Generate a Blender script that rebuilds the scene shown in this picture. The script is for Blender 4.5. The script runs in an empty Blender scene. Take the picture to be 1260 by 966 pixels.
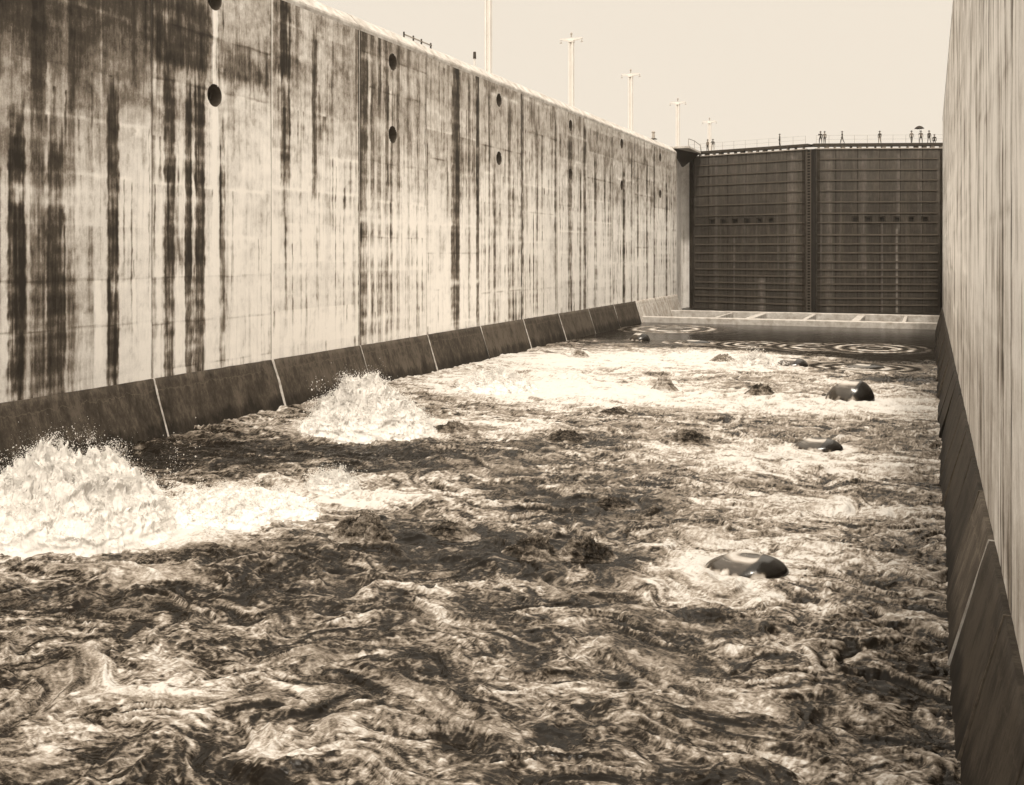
import bpy, bmesh, math, random
import numpy as np
from mathutils import Vector, Matrix
random.seed(7)
R = math.radians
S = bpy.context.scene
C = S.collection

# ------------------------------------------------------------------ camera
F = 1280.0                      # focal length in photograph pixels (1260 wide)
CA = math.atan(515.0 / F)       # the view is turned left of the chamber axis
SA_, CO_ = math.sin(CA), math.cos(CA)
EYE = 8.13                      # eye height above the water
cam = bpy.data.cameras.new('camera'); co = bpy.data.objects.new('camera', cam); C.objects.link(co)
co.location = (0, 0, EYE); co.rotation_euler = (R(90), 0, CA)
cam.sensor_fit = 'HORIZONTAL'; cam.sensor_width = 36; cam.lens = 36 * F / 1260
cam.shift_y = -171.0 / 1260
cam.clip_start = 0.05; cam.clip_end = 4000
S.camera = co

# ------------------------------------------------------------------ sky and sun
SUN_DIR = Vector((0.10, -0.62, 0.80)).normalized()
sun_el = math.asin(SUN_DIR.z); sun_rot = math.atan2(SUN_DIR.x, SUN_DIR.y)
w = bpy.data.worlds.new('World'); S.world = w; w.use_nodes = True
nt = w.node_tree; nt.nodes.clear()
def wn(t, **k):
    n = nt.nodes.new(t)
    for a, b in k.items(): setattr(n, a, b)
    return n
sky = wn('ShaderNodeTexSky', sky_type='NISHITA', sun_disc=False)
sky.sun_elevation = sun_el; sky.sun_rotation = sun_rot; sky.dust_density = 6; sky.air_density = 1.5
bw = wn('ShaderNodeRGBToBW'); nt.links.new(sky.outputs[0], bw.inputs[0])
geo = wn('ShaderNodeTexCoord'); sep = wn('ShaderNodeSeparateXYZ')
nt.links.new(geo.outputs['Generated'], sep.inputs[0])
mr = wn('ShaderNodeMapRange', interpolation_type='SMOOTHSTEP')   # overcast veil, brighter towards the zenith
mr.inputs['From Min'].default_value = 0.22; mr.inputs['From Max'].default_value = 0.85
mr.inputs['To Min'].default_value = 8.5; mr.inputs['To Max'].default_value = 25.0
nt.links.new(sep.outputs['Z'], mr.inputs['Value'])
ml = wn('ShaderNodeMath', operation='MULTIPLY_ADD'); ml.inputs[1].default_value = 0.08
nt.links.new(bw.outputs[0], ml.inputs[0]); nt.links.new(mr.outputs[0], ml.inputs[2])
tint = wn('ShaderNodeVectorMath', operation='SCALE'); tint.inputs[0].default_value = (1.0, 0.895, 0.755)
nt.links.new(ml.outputs[0], tint.inputs['Scale'])
bg = wn('ShaderNodeBackground'); bg.inputs['Strength'].default_value = 0.10
nt.links.new(tint.outputs[0], bg.inputs['Color'])
wo = wn('ShaderNodeOutputWorld'); nt.links.new(bg.outputs[0], wo.inputs['Surface'])
sl = bpy.data.lights.new('sun', 'SUN'); sl.energy = 2.4; sl.angle = R(4.0); sl.color = (1.0, 0.90, 0.77)
so = bpy.data.objects.new('sun', sl); C.objects.link(so)
so.rotation_euler = SUN_DIR.to_track_quat('Z', 'Y').to_euler()
S.view_settings.view_transform = 'Standard'; S.view_settings.look = 'None'
S.view_settings.gamma = 1; S.view_settings.exposure = 0.0; S.view_settings.use_curve_mapping = False
S.render.engine = 'CYCLES'

# ------------------------------------------------------------------ helpers
def at_water(px, py, z=0.0):
    d = F * (EYE - z) / (py - 312.0); l = (px - 630.0) / F * d
    return l * CO_ - d * SA_, l * SA_ + d * CO_, d
WL = 32.35; WR = 1.16; ZTOE = 2.52; ZTOP = 22.9
def at_wall(px, py):
    d = F * WL / CO_ / (1145.0 - px)
    return (d - WL * SA_) / CO_, EYE + (312.0 - py) * d / F
def tag(o, label=None, cat=None, group=None, kind=None):
    if label: o['label'] = label
    if cat: o['category'] = cat
    if group: o['group'] = group
    if kind: o['kind'] = kind
    return o
def empty(name, loc=(0, 0, 0), rz=0):
    o = bpy.data.objects.new(name, None); C.objects.link(o); o.location = loc; o.rotation_euler = (0, 0, rz)
    o.empty_display_size = 0.3
    return o
def link(name, me, mat=None, parent=None):
    o = bpy.data.objects.new(name, me); C.objects.link(o)
    if mat: me.materials.append(mat)
    if parent: o.parent = parent
    return o
def mesh_np(name, V, Fq, attrs=None, smooth=True):
    me = bpy.data.meshes.new(name)
    V = np.asarray(V, np.float32); Fq = np.asarray(Fq, np.int32)
    me.vertices.add(len(V)); me.vertices.foreach_set('co', V.ravel())
    n = Fq.shape[1]
    me.loops.add(Fq.size); me.loops.foreach_set('vertex_index', Fq.ravel())
    me.polygons.add(len(Fq))
    me.polygons.foreach_set('loop_start', np.arange(0, Fq.size, n, dtype=np.int32))
    me.polygons.foreach_set('loop_total', np.full(len(Fq), n, np.int32))
    me.polygons.foreach_set('use_smooth', np.full(len(Fq), smooth))
    me.update(calc_edges=True); me.validate()
    for k, a in (attrs or {}).items():
        at = me.attributes.new(k, 'FLOAT', 'POINT'); at.data.foreach_set('value', np.asarray(a, np.float32).ravel())
    return me
def gridfaces(nu, nv, off=0):
    i = np.arange(nu - 1)[:, None] * nv + np.arange(nv - 1)[None]
    i = i.ravel() + off
    return np.stack([i, i + nv, i + nv + 1, i + 1], 1)
class MB:
    def __init__(s): s.bm = bmesh.new()
    def box(s, c, d, rot=None, bev=0):
        m = Matrix.Translation(c) @ ((rot or Matrix.Identity(3)).to_4x4()) @ Matrix.Diagonal((*d, 1))
        g = bmesh.ops.create_cube(s.bm, size=1, matrix=m)
        if bev:
            es = list({e for v in g['verts'] for e in v.link_edges})
            bmesh.ops.bevel(s.bm, geom=es, offset=bev, segments=1, affect='EDGES')
        return s
    def bar(s, a, b, r, seg=6, r2=None):
        a, b = Vector(a), Vector(b); v = b - a
        m = Matrix.Translation((a + b) / 2) @ v.to_track_quat('Z', 'Y').to_matrix().to_4x4()
        bmesh.ops.create_cone(s.bm, cap_ends=True, segments=seg, radius1=r, radius2=r if r2 is None else r2, depth=v.length, matrix=m)
        return s
    def ball(s, c, r, sub=2, sc=(1, 1, 1)):
        m = Matrix.Translation(c) @ Matrix.Diagonal((*sc, 1))
        bmesh.ops.create_icosphere(s.bm, subdivisions=sub, radius=r, matrix=m); return s
    def poly(s, pts, ext):                       # prism: polygon extruded by a vector
        ext = Vector(ext)
        a = [s.bm.verts.new(p) for p in pts]; b = [s.bm.verts.new(Vector(p) + ext) for p in pts]
        n = len(pts); s.bm.faces.new(a); s.bm.faces.new(b[::-1])
        for i in range(n): s.bm.faces.new((a[i], b[i], b[(i + 1) % n], a[(i + 1) % n]))
        return s
    def build(s, name, mat, parent=None, smooth=False):
        bmesh.ops.recalc_face_normals(s.bm, faces=s.bm.faces)
        me = bpy.data.meshes.new(name); s.bm.to_mesh(me); s.bm.free()
        if smooth:
            for p in me.polygons: p.use_smooth = True
        return link(name, me, mat, parent)

# gradient noise in numpy
def _hash(xi, yi, seed):
    h = (xi.astype(np.uint32) * np.uint32(374761393)) + (yi.astype(np.uint32) * np.uint32(668265263)) + np.uint32((seed * 2246822519) & 0xffffffff)
    h = (h ^ (h >> np.uint32(13))) * np.uint32(1274126177)
    h = (h ^ (h >> np.uint32(15))) * np.uint32(2246822519)
    return h ^ (h >> np.uint32(16))
def pn(x, y, seed=0):
    x = np.asarray(x, np.float64); y = np.asarray(y, np.float64); x, y = np.broadcast_arrays(x, y)
    xf = np.floor(x); yf = np.floor(y); xi = xf.astype(np.int64); yi = yf.astype(np.int64)
    fx = (x - xf).astype(np.float32); fy = (y - yf).astype(np.float32)
    u = fx * fx * fx * (fx * (fx * 6 - 15) + 10); v = fy * fy * fy * (fy * (fy * 6 - 15) + 10)
    def g(i, j):
        a = _hash((xi + i) & 0xffffffff, (yi + j) & 0xffffffff, seed).astype(np.float32) * np.float32(2 * math.pi / 4294967296.0)
        return np.cos(a) * (fx - i) + np.sin(a) * (fy - j)
    n0 = g(0, 0) * (1 - u) + g(1, 0) * u; n1 = g(0, 1) * (1 - u) + g(1, 1) * u
    return (n0 * (1 - v) + n1 * v) * 1.45
def fbm(x, y, octv=4, seed=0, gain=0.5, lac=2.03):
    s = 0; a = 1; t = 0
    for k in range(octv):
        s = s + a * pn(x, y, seed + k * 17); t += a; a *= gain; x = x * lac + 3.1; y = y * lac + 1.7
    return s / t
def ridged(x, y, octv=3, seed=0, gain=0.5):
    s = 0; a = 1; t = 0
    for k in range(octv):
        n = 1 - np.abs(pn(x, y, seed + k * 13)) * 1.7
        s = s + a * n * np.abs(n); t += a; a *= gain; x = x * 2.1 + 5.3; y = y * 2.1 + 2.9
    return s / t
def sst(a, b, x):
    t = np.clip((x - a) / (b - a), 0, 1); return t * t * (3 - 2 * t)

# ------------------------------------------------------------------ materials
def nodes(name):
    m = bpy.data.materials.new(name); m.use_nodes = True
    t = m.node_tree; b = t.nodes['Principled BSDF']
    return m, t, b
def N(t, typ, **k):
    n = t.nodes.new(typ)
    for a, v in k.items(): setattr(n, a, v)
    return n
def noise(t, scale, det=6, rough=0.6, vec=None, stretch=None, dist=0.0):
    tc = N(t, 'ShaderNodeTexCoord'); n = N(t, 'ShaderNodeTexNoise')
    n.inputs['Scale'].default_value = scale; n.inputs['Detail'].default_value = det; n.inputs['Roughness'].default_value = rough
    n.inputs['Distortion'].default_value = dist
    if stretch:
        mp = N(t, 'ShaderNodeMapping'); mp.inputs['Scale'].default_value = stretch
        t.links.new(tc.outputs['Object'], mp.inputs[0]); t.links.new(mp.outputs[0], n.inputs['Vector'])
    else: t.links.new(tc.outputs['Object'], n.inputs['Vector'])
    return n
def ramp(t, src, stops, interp='LINEAR'):
    r = N(t, 'ShaderNodeValToRGB'); r.color_ramp.interpolation = interp
    e = r.color_ramp.elements
    while len(e) < len(stops): e.new(0.5)
    for i, (p, c) in enumerate(stops):
        e[i].position = p; e[i].color = (*c, 1) if not isinstance(c, float) else (c, c, c, 1)
    t.links.new(src, r.inputs[0]); return r
def mth(t, op, a, b=None, c=None, clamp=False):
    n = N(t, 'ShaderNodeMath', operation=op); n.use_clamp = clamp
    for i, v in enumerate((a, b, c)):
        if v is None: continue
        if isinstance(v, (int, float)): n.inputs[i].default_value = v
        else: t.links.new(v, n.inputs[i])
    return n.outputs[0]
def bump(t, b, src, strength=0.5, dist=0.02):
    n = N(t, 'ShaderNodeBump'); n.inputs['Strength'].default_value = strength; n.inputs['Distance'].default_value = dist
    t.links.new(src, n.inputs['Height']); t.links.new(n.outputs[0], b.inputs['Normal']); return n
def sep_(L):                     # the warm grey of the sepia print at a given lightness
    k = min(1.0, L / 0.6)
    return (L, L * (0.80 + 0.17 * k), L * (0.60 + 0.33 * k))
def simple(name, L, rough=0.8, var=0.25, scale=3.0, stretch=None, bmp=0.2, metal=0, spec=0.3):
    m, t, b = nodes(name); n = noise(t, scale, 8, 0.65, stretch=stretch)
    r = ramp(t, n.outputs['Fac'], [(0.25, sep_(L * (1 - var))), (0.75, sep_(L * (1 + var)))])
    t.links.new(r.outputs[0], b.inputs['Base Color'])
    b.inputs['Roughness'].default_value = rough; b.inputs['Metallic'].default_value = metal
    b.inputs['Specular IOR Level'].default_value = spec
    if bmp: bump(t, b, n.outputs['Fac'], bmp, 0.02)
    return m

def wall_material():
    m, t, b = nodes('stained_concrete')
    a = N(t, 'ShaderNodeAttribute', attribute_name='stain')
    n1 = noise(t, 1.0, 8, 0.7, stretch=(3.0, 3.0, 0.35))
    n2 = noise(t, 9.0, 6, 0.7, stretch=(1, 1, 0.22))
    n3 = noise(t, 1.7, 10, 0.72)
    n4 = noise(t, 14.0, 6, 0.75)
    s = mth(t, 'MULTIPLY_ADD', n1.outputs['Fac'], 0.22, -0.11)
    s = mth(t, 'MULTIPLY_ADD', n2.outputs['Fac'], 0.34, s)
    s = mth(t, 'MULTIPLY_ADD', n3.outputs['Fac'], 0.26, s)
    s = mth(t, 'MULTIPLY_ADD', n4.outputs['Fac'], 0.30, s)
    s = mth(t, 'SUBTRACT', s, 0.45)
    am = mth(t, 'MULTIPLY_ADD', a.outputs['Fac'], 1.1, 0.62)      # stain is rougher where it is thicker
    s = mth(t, 'MULTIPLY', s, am)
    v = mth(t, 'ADD', s, a.outputs['Fac'], clamp=True)
    r = ramp(t, v, [(0.0, sep_(0.90)), (0.14, sep_(0.74)), (0.30, sep_(0.46)), (0.46, sep_(0.21)), (0.66, sep_(0.07)), (1.0, sep_(0.025))])
    t.links.new(r.outputs[0], b.inputs['Base Color'])
    b.inputs['Roughness'].default_value = 0.85; b.inputs['Specular IOR Level'].default_value = 0.25
    bump(t, b, n3.outputs['Fac'], 0.25, 0.03)
    return m
M_wall = wall_material()
def toe_material(name, lo, hi, wet=True):
    m, t, b = nodes(name)
    oi = N(t, 'ShaderNodeObjectInfo')
    n1 = noise(t, 0.8, 9, 0.7, stretch=(1.6, 1.6, 0.6)); n2 = noise(t, 6, 8, 0.7, stretch=(1.2, 1.2, 0.35))
    n3 = noise(t, 30, 4, 0.7)
    s = mth(t, 'MULTIPLY_ADD', n1.outputs['Fac'], 1.3, -0.70)
    s = mth(t, 'MULTIPLY_ADD', n2.outputs['Fac'], 0.85, s)
    s = mth(t, 'MULTIPLY_ADD', n3.outputs['Fac'], 0.5, s)
    s = mth(t, 'MULTIPLY_ADD', oi.outputs['Random'], 0.16, s)
    tc = N(t, 'ShaderNodeTexCoord'); sp = N(t, 'ShaderNodeSeparateXYZ'); t.links.new(tc.outputs['Object'], sp.inputs[0])
    zz = mth(t, 'MULTIPLY_ADD', n1.outputs['Fac'], 0.9, sp.outputs['Z'])          # splash line left by the rising water
    wetm = N(t, 'ShaderNodeMapRange', interpolation_type='SMOOTHSTEP'); wetm.inputs['From Min'].default_value = 0.75; wetm.inputs['From Max'].default_value = 1.35
    wetm.inputs['To Min'].default_value = -0.30 if wet else 0.0; wetm.inputs['To Max'].default_value = 0.0; t.links.new(zz, wetm.inputs['Value'])
    s = mth(t, 'ADD', s, wetm.outputs[0])
    lm = mth(t, 'ABSOLUTE', mth(t, 'ADD', zz, -2.45)); lm = mth(t, 'LESS_THAN', lm, 0.018)
    s = mth(t, 'MULTIPLY_ADD', lm, 0.22, s)
    r = ramp(t, s, [(0.3, sep_(lo)), (0.62, sep_((lo + hi) / 2.4)), (0.85, sep_(hi))])
    t.links.new(r.outputs[0], b.inputs['Base Color'])
    b.inputs['Roughness'].default_value = 0.7 if wet else 0.85; b.inputs['Specular IOR Level'].default_value = 0.12
    bump(t, b, n2.outputs['Fac'], 0.35, 0.03)
    return m
M_toe = toe_material('wet_dark_concrete', 0.016, 0.095)
M_toe_r = toe_material('wet_dark_concrete_right', 0.008, 0.05)
M_toe_rb = toe_material('scoured_concrete_right', 0.02, 0.13)
M_toe_dry = toe_material('dry_pale_concrete', 0.22, 0.58, False)
M_joint = simple('lime_joint', 0.44, 0.9, 0.6, 3)
M_jdull = simple('dull_joint', 0.10, 0.9, 0.5, 6)
M_cop = simple('coping_concrete', 0.46, 0.85, 0.5, 1.2)
M_sill = simple('sill_concrete', 0.44, 0.85, 0.42, 1.4)
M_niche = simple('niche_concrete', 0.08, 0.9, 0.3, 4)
M_ground = simple('ground_concrete', 0.45, 0.9, 0.2, 0.4)
M_darkfloor = simple('wet_floor', 0.02, 0.4, 0.3, 1)
M_post = simple('pale_post_concrete', 0.62, 0.85, 0.1, 1)
M_iron = simple('dark_iron', 0.045, 0.5, 0.3, 6, metal=0.3)
M_gate_strip = simple('gate_girder_steel', 0.075, 0.6, 0.35, 1.2, stretch=(1, 1, 3))
M_paler = simple('weathered_steel', 0.30, 0.6, 0.4, 4)
M_black = simple('black_shadow_iron', 0.012, 0.7, 0.2, 3)  # near-black colour stands in for shade inside ports and ladder channel
M_lamp = simple('lamp_iron', 0.34, 0.5, 0.2, 6)

def gate_material():
    m, t, b = nodes('gate_plate_steel')
    n1 = noise(t, 1.0, 8, 0.7, stretch=(1.8, 1.8, 0.06)); n2 = noise(t, 5.0, 8, 0.7, stretch=(1, 1, 0.25)); n3 = noise(t, 0.35, 5, 0.6)
    s = mth(t, 'MULTIPLY_ADD', n1.outputs['Fac'], 0.6, -0.2)
    s = mth(t, 'MULTIPLY_ADD', n2.outputs['Fac'], 0.4, s)
    s = mth(t, 'MULTIPLY_ADD', n3.outputs['Fac'], 0.5, s)
    a = N(t, 'ShaderNodeAttribute', attribute_name='leak')
    r = ramp(t, s, [(0.32, sep_(0.010)), (0.55, sep_(0.022)), (0.8, sep_(0.062))])
    mx = N(t, 'ShaderNodeMix', data_type='RGBA'); mx.inputs['B'].default_value = (*sep_(0.42), 1)
    t.links.new(r.outputs[0], mx.inputs['A']); t.links.new(mth(t, 'MULTIPLY', a.outputs['Fac'], n2.outputs['Fac']), mx.inputs['Factor'])
    t.links.new(mx.outputs['Result'], b.inputs['Base Color'])
    b.inputs['Roughness'].default_value = 0.7; b.inputs['Specular IOR Level'].default_value = 0.12
    bump(t, b, n2.outputs['Fac'], 0.15, 0.02)
    return m
M_gate = gate_material()

def water_material(name, dark=0.018, mid=0.13, white=0.62, fine=1.0, rough=0.16, bstr=0.55):
    m, t, b = nodes(name)
    a = N(t, 'ShaderNodeAttribute', attribute_name='foam')
    n1 = noise(t, 4.5, 12, 0.80, stretch=(0.65, 1.6, 1.6), dist=1.2); n2 = noise(t, 22.0, 8, 0.75, stretch=(0.6, 1.4, 1.5), dist=0.8)
    n3 = noise(t, 60.0, 4, 0.7)
    s = mth(t, 'MULTIPLY_ADD', n1.outputs['Fac'], 1.15 * fine, -0.575 * fine)
    s = mth(t, 'MULTIPLY_ADD', n2.outputs['Fac'], 0.95 * fine, s)
    s = mth(t, 'SUBTRACT', s, 0.475 * fine)
    v = mth(t, 'ADD', s, a.outputs['Fac'], clamp=True)
    r = ramp(t, v, [(0.0, sep_(dark)), (0.22, sep_(dark * 2.0)), (0.36, sep_(mid * 0.42)), (0.5, sep_(mid)), (0.68, sep_(white * 0.62)), (0.88, sep_(white)), (1.0, sep_(white * 1.08))])  # mid tones also paint in the sky reflected on open water
    t.links.new(r.outputs[0], b.inputs['Base Color'])
    rr = ramp(t, v, [(0.2, rough), (0.6, 0.85)]); t.links.new(rr.outputs[0], b.inputs['Roughness'])
    b.inputs['IOR'].default_value = 1.33; b.inputs['Specular IOR Level'].default_value = 0.13
    hh = mth(t, 'MULTIPLY_ADD', n1.outputs['Fac'], 2.0, n2.outputs['Fac'])
    hh = mth(t, 'MULTIPLY_ADD', n3.outputs['Fac'], 0.25, hh)
    bn = bump(t, b, hh, bstr, 0.10)
    t.links.new(mth(t, 'MULTIPLY_ADD', v, bstr * 0.95, bstr * 0.06), bn.inputs['Strength'])
    return m
M_water = water_material('churning_water', dark=0.010, mid=0.19, white=0.57, fine=0.80, rough=0.14, bstr=0.42)
M_boil = water_material('rough_boil_water', dark=0.010, mid=0.20, white=0.60, fine=1.0, rough=0.3)
def foam_material():
    m, t, b = nodes('white_foam')
    n1 = noise(t, 3.5, 10, 0.75); n2 = noise(t, 22, 6, 0.7)
    s = mth(t, 'MULTIPLY_ADD', n1.outputs['Fac'], 0.6, 0.2); s = mth(t, 'MULTIPLY_ADD', n2.outputs['Fac'], 0.4, s)
    s = mth(t, 'SUBTRACT', s, 0.2)
    r = ramp(t, s, [(0.2, sep_(0.44)), (0.42, sep_(0.73)), (0.7, sep_(0.83))])
    t.links.new(r.outputs[0], b.inputs['Base Color']); b.inputs['Roughness'].default_value = 0.9
    b.inputs['Specular IOR Level'].default_value = 0.2
    bump(t, b, s, 0.6, 0.12)
    return m
M_foam = foam_material()
def glass_material():
    m, t, b = nodes('glassy_dome_water')
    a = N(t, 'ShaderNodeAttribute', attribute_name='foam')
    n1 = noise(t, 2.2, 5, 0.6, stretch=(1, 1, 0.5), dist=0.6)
    r = ramp(t, a.outputs['Fac'], [(0.0, sep_(0.006)), (0.35, sep_(0.05)), (0.7, sep_(0.30)), (1.0, sep_(0.6))])  # tones hold painted reflections besides the foam at the rim
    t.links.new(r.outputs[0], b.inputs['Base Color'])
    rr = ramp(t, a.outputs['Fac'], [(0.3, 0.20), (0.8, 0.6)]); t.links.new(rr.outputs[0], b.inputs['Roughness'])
    b.inputs['IOR'].default_value = 1.45
    bump(t, b, n1.outputs['Fac'], 0.18, 0.08)
    return m
M_glass = glass_material()

# ------------------------------------------------------------------ lock walls
streaks = [  # px0, px1, py0, py1, strength : stains read off the left wall
 (10,30,120,500,.75),(38,56,20,500,.30),(58,80,150,500,.50),(84,92,20,480,.20),(20,95,300,500,.22),(20,75,250,300,.2),
 (132,146,90,475,.68),(187,258,22,82,.45),(190,256,108,168,.24),(202,215,60,470,.60),(228,236,100,470,.62),(240,252,95,470,.62),
 (205,252,190,215,.35),(205,252,262,330,.35),(270,277,150,450,.42),(262,268,20,300,-.35),(268,332,50,100,.30),
 (345,357,20,95,.60),(345,357,95,225,.42),(345,356,225,300,.15),(384,390,40,240,.32),(337,360,20,90,.2),(400,404,20,400,.08),
 (441,451,20,440,.42),(455,459,20,430,.30),(464,468,20,430,.30),(473,477,25,430,.30),(479,482,170,430,.38),
 (487,491,30,430,.22),(500,503,30,430,.15),(512,515,60,420,.15),(524,527,60,420,.1),(556,566,70,402,.42),(561,565,80,402,.30),(576,579,80,400,.25),
 (586,590,70,400,.55),(601,603,100,395,.35),(607,610,200,395,.38),(612,616,200,395,.1),(625,629,120,393,.3),(630,633,220,393,.35),
 (641,644,90,393,.5),(659,662,150,390,.30),(683,685,140,385,.2),(699,704,160,382,.45),(713,715,200,380,.4),(718,721,150,380,.45),(731,734,180,378,.35),
 (744,745,200,376,.3),(750,752,200,376,.25),(766,769,200,372,.6),(776,778,180,372,.3),(784,786,200,372,.3),(795,797,200,370,.4),(804,806,180,368,.4),
 (819,821,220,368,.5),
]
def drips(Y, Z, Yw, rs, lifts, hb_, fine, count, wide=1.0):
    """narrow runs of dirt and lime that start at a lift joint and thin out downwards"""
    s = np.zeros_like(Y); y0b, y1b = Y.min(), Y.max()
    for _ in range(count):
        yy_ = y0b + rs.rand() * (y1b - y0b); zt_ = rs.choice(lifts) if rs.rand() < .7 else rs.uniform(6, 21); ln = rs.gamma(2.0, 2.2); w0 = 0.03 + rs.gamma(1.5, 0.045 * wide)
        t_ = (zt_ - Z) / ln; m_ = (np.abs(Y - yy_) < .8)
        if not m_.any(): continue
        wd_ = w0 * (0.55 + 0.6 * np.clip(t_, 0, 1)) * (1 + .5 * hb_)
        g_ = sst(-0.015, 0.01, t_) * (1 - sst(0.45, 1.0, t_)) * np.exp(-(((Yw - yy_ - .03 * pn(Z * 2, Z * 0 + yy_, 3)) / np.maximum(wd_, .01)) ** 2) ** 1.6)
        s += (rs.uniform(.15, .5) if rs.rand() < .8 else -.2) * g_ * (0.75 + 0.5 * hb_ + 0.4 * fine)
    return s
def stain_left(Y, Z, k):
    rs = np.random.RandomState(900 + k)
    wob = 0.05 * pn(Z * 0.5, Z * 0 + k, 3) + 0.02 * pn(Z * 3, Z * 0, 5)
    Yw = Y + wob
    s = np.full_like(Y, 0.02)
    fine = np.clip(fbm(Yw * 5.5, Z * 0.10, 3, 11, 0.7), -1, 1)
    med = fbm(Yw * 1.3, Z * 0.06, 3, 21, 0.6)
    amp = 0.5 + 0.5 * sst(-0.4, 0.5, fbm(Y * 0.4, Z * 0.22, 3, 31))
    s += 0.36 * sst(0.05, 0.6, fine) * amp * (0.40 + 0.40 * sst(38, 60, Y)) + 0.26 * sst(0.0, 0.7, med) * amp
    # the upper wall is more stained past the big joint
    top = sst(9.5, 19.5, Z + 2.2 * fbm(Y * 0.35, Z * 0.3, 3, 41))
    s += top * (0.27 + 0.10 * fbm(Y * 0.9, Z * 0.7, 4, 51)) * sst(52, 56, Y)
    s += 0.27 * sst(8, 19, Z + 3 * fbm(Y * 0.5, Z * 0.3, 3, 42)) * (1 - sst(36.5, 37.5, Y))
    s += 0.22 * sst(10, 17.5, Z + 2 * fbm(Y * .5, Z * .4, 3, 43)) * (1 - sst(54, 55, Y)) * (0.8 + .8 * fbm(Y * 1.2, Z * 1.5, 4, 44, .65))
    s += (0.03 + 0.10 * sst(4, 14, Z)) * sst(0.0, 0.4, fbm(Y * 0.45 + k * 3, Z * 0.30, 5, 48, .62)) + 0.10 * sst(0.05, 0.4, fbm(Y * 1.4, Z * 1.1, 5, 49, .7))
    s += 0.09 * sst(15.5, 19, Z + 1.5 * fbm(Y * .7, Z * .5, 4, 50)) * (1 - sst(44, 52, Y))
    hb_ = pn(Z * 0.9, Z * 0 + k, 45) + 0.6 * pn(Z * 2.6, Z * 0 + k, 46)
    s += 0.06 * hb_ * (0.5 + fbm(Y * .6, Z * .2, 2, 47))
    s += 0.16 * (1 - sst(33, 37, Y)) * (0.6 + 0.6 * fbm(Y * 0.8, Z * 0.3, 3, 61))
    s += 0.10 * fbm(Y * 0.45, Z * 0.9, 5, 71, 0.6)
    # lift lines of the pours
    z = 2.52 + rs.rand() * 0.8
    lifts = []; y0b, y1b = Y.min(), Y.max()
    while z < 22:
        dz = 1.8 + rs.rand() * 0.9; tone = (rs.rand() - 0.5) * 0.16
        zz = Z + 0.05 * pn(Y * 0.5, Y * 0, 80 + k)
        s += tone * (sst(z, z + 0.03, zz) - sst(z + dz, z + dz + 0.03, zz)) * (0.6 + fbm(Y * 1.5, Z * 2, 3, 90))
        lifts.append(z); l = rs.rand(); br = np.clip(0.6 + 1.4 * pn(Y * 0.7, Y * 0 + z, 93), 0, 1)
        if l < 0.28: s += 0.20 * np.exp(-((zz - z) / 0.045) ** 2) * br
        elif l < 0.6: s -= 0.14 * np.exp(-((zz - z - 0.05) / 0.10) ** 2) * br
        z += dz
    s += drips(Y, Z, Yw, rs, lifts, hb_, fine, 44)
    # stains that were read off the photograph
    for i, (a, b, c, d, st) in enumerate(streaks):
        pm = (a + b) / 2
        ya, _ = at_wall(a, 300); yb, _ = at_wall(b, 300); _, zt = at_wall(pm, c); _, zb = at_wall(pm, d)
        if yb < Y.min() - 1 or ya > Y.max() + 1: continue
        if c <= 25: zt = 30
        e = 0.02 + 0.09 * (yb - ya)
        edge = e * 1.2 * fbm(Y * 3, Z * 1.8, 3, 100 + i)
        f = sst(ya - e, ya + e, Yw + edge) * (1 - sst(yb - e, yb + e, Yw - edge))
        g = sst(zb - 0.4, zb + 0.2, Z + 0.4 * pn(Y * 6, Z * 0.3, 7)) * (1 - sst(zt - 1.6, zt + 0.5, Z + 1.6 * fbm(Y * 4, Z * .3, 2, 8)))
        tex = np.clip(0.88 + 0.55 * fbm(Y * 2.0, Z * 1.1, 4, 120 + i, 0.65) + 0.50 * hb_ + 0.70 * fbm(Y * 8, Z * .22, 3, 150 + i) - 0.45 * sst(0.1, .5, fbm(Y * 1.2, Z * .35, 3, 180 + i)), 0.05, 1.5)
        s += st * 0.92 * f * g * (tex if st > 0 else 1)
    # edge of the monolith
    y0, y1 = Y.min(), Y.max()
    jt = rs.rand()
    s += (0.30 if jt < 0.5 else -0.25) * np.exp(-((Y - y0) / 0.10) ** 2) + 0.25 * np.exp(-((Y - y1) / 0.07) ** 2)
    return np.clip(s, 0, 1.1)
def stain_right(Y, Z, k):
    s = np.full_like(Y, 0.10)
    Yw = Y + 0.15 * fbm(Y * .5, Z * .35, 2, 209)
    fine = fbm(Yw * 1.5, Z * 0.09, 4, 211, 0.7); med = fbm(Yw * 0.45, Z * 0.12, 3, 221, 0.6)
    am = 0.35 + 0.9 * sst(-.3, .5, fbm(Y * .25, Z * .25, 3, 225))
    s += 0.36 * sst(0.05, 0.45, fine) * am + 0.34 * sst(0.0, 0.6, med) * am + 0.10 * sst(8, 20, Z) + 0.16 * fbm(Y * 0.5, Z * 0.5, 5, 231, .65)
    rs = np.random.RandomState(1700 + k); hb_ = pn(Z * 0.7, Z * 0 + k, 245) + 0.6 * pn(Z * 2.2, Z * 0 + k, 246)
    lifts = list(3.1 + np.cumsum(rs.uniform(1.7, 2.6, 8)))
    for l in lifts: s += rs.choice((0.16, -0.12)) * np.exp(-((Z + .05 * pn(Y * .6, Y * 0, 5) - l) / 0.06) ** 2) * np.clip(.5 + 1.2 * pn(Y * .8, Y * 0 + l, 6), 0, 1)
    s += drips(Y, Z, Yw, rs, lifts, hb_, fine, 34, 2.2) + 0.05 * hb_
    s += 0.30 * np.exp(-((Y - Y.min()) / 0.12) ** 2)
    s += 0.16 * (1 - sst(3, 9, Z))
    return np.clip(s, 0, 1.1)

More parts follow.
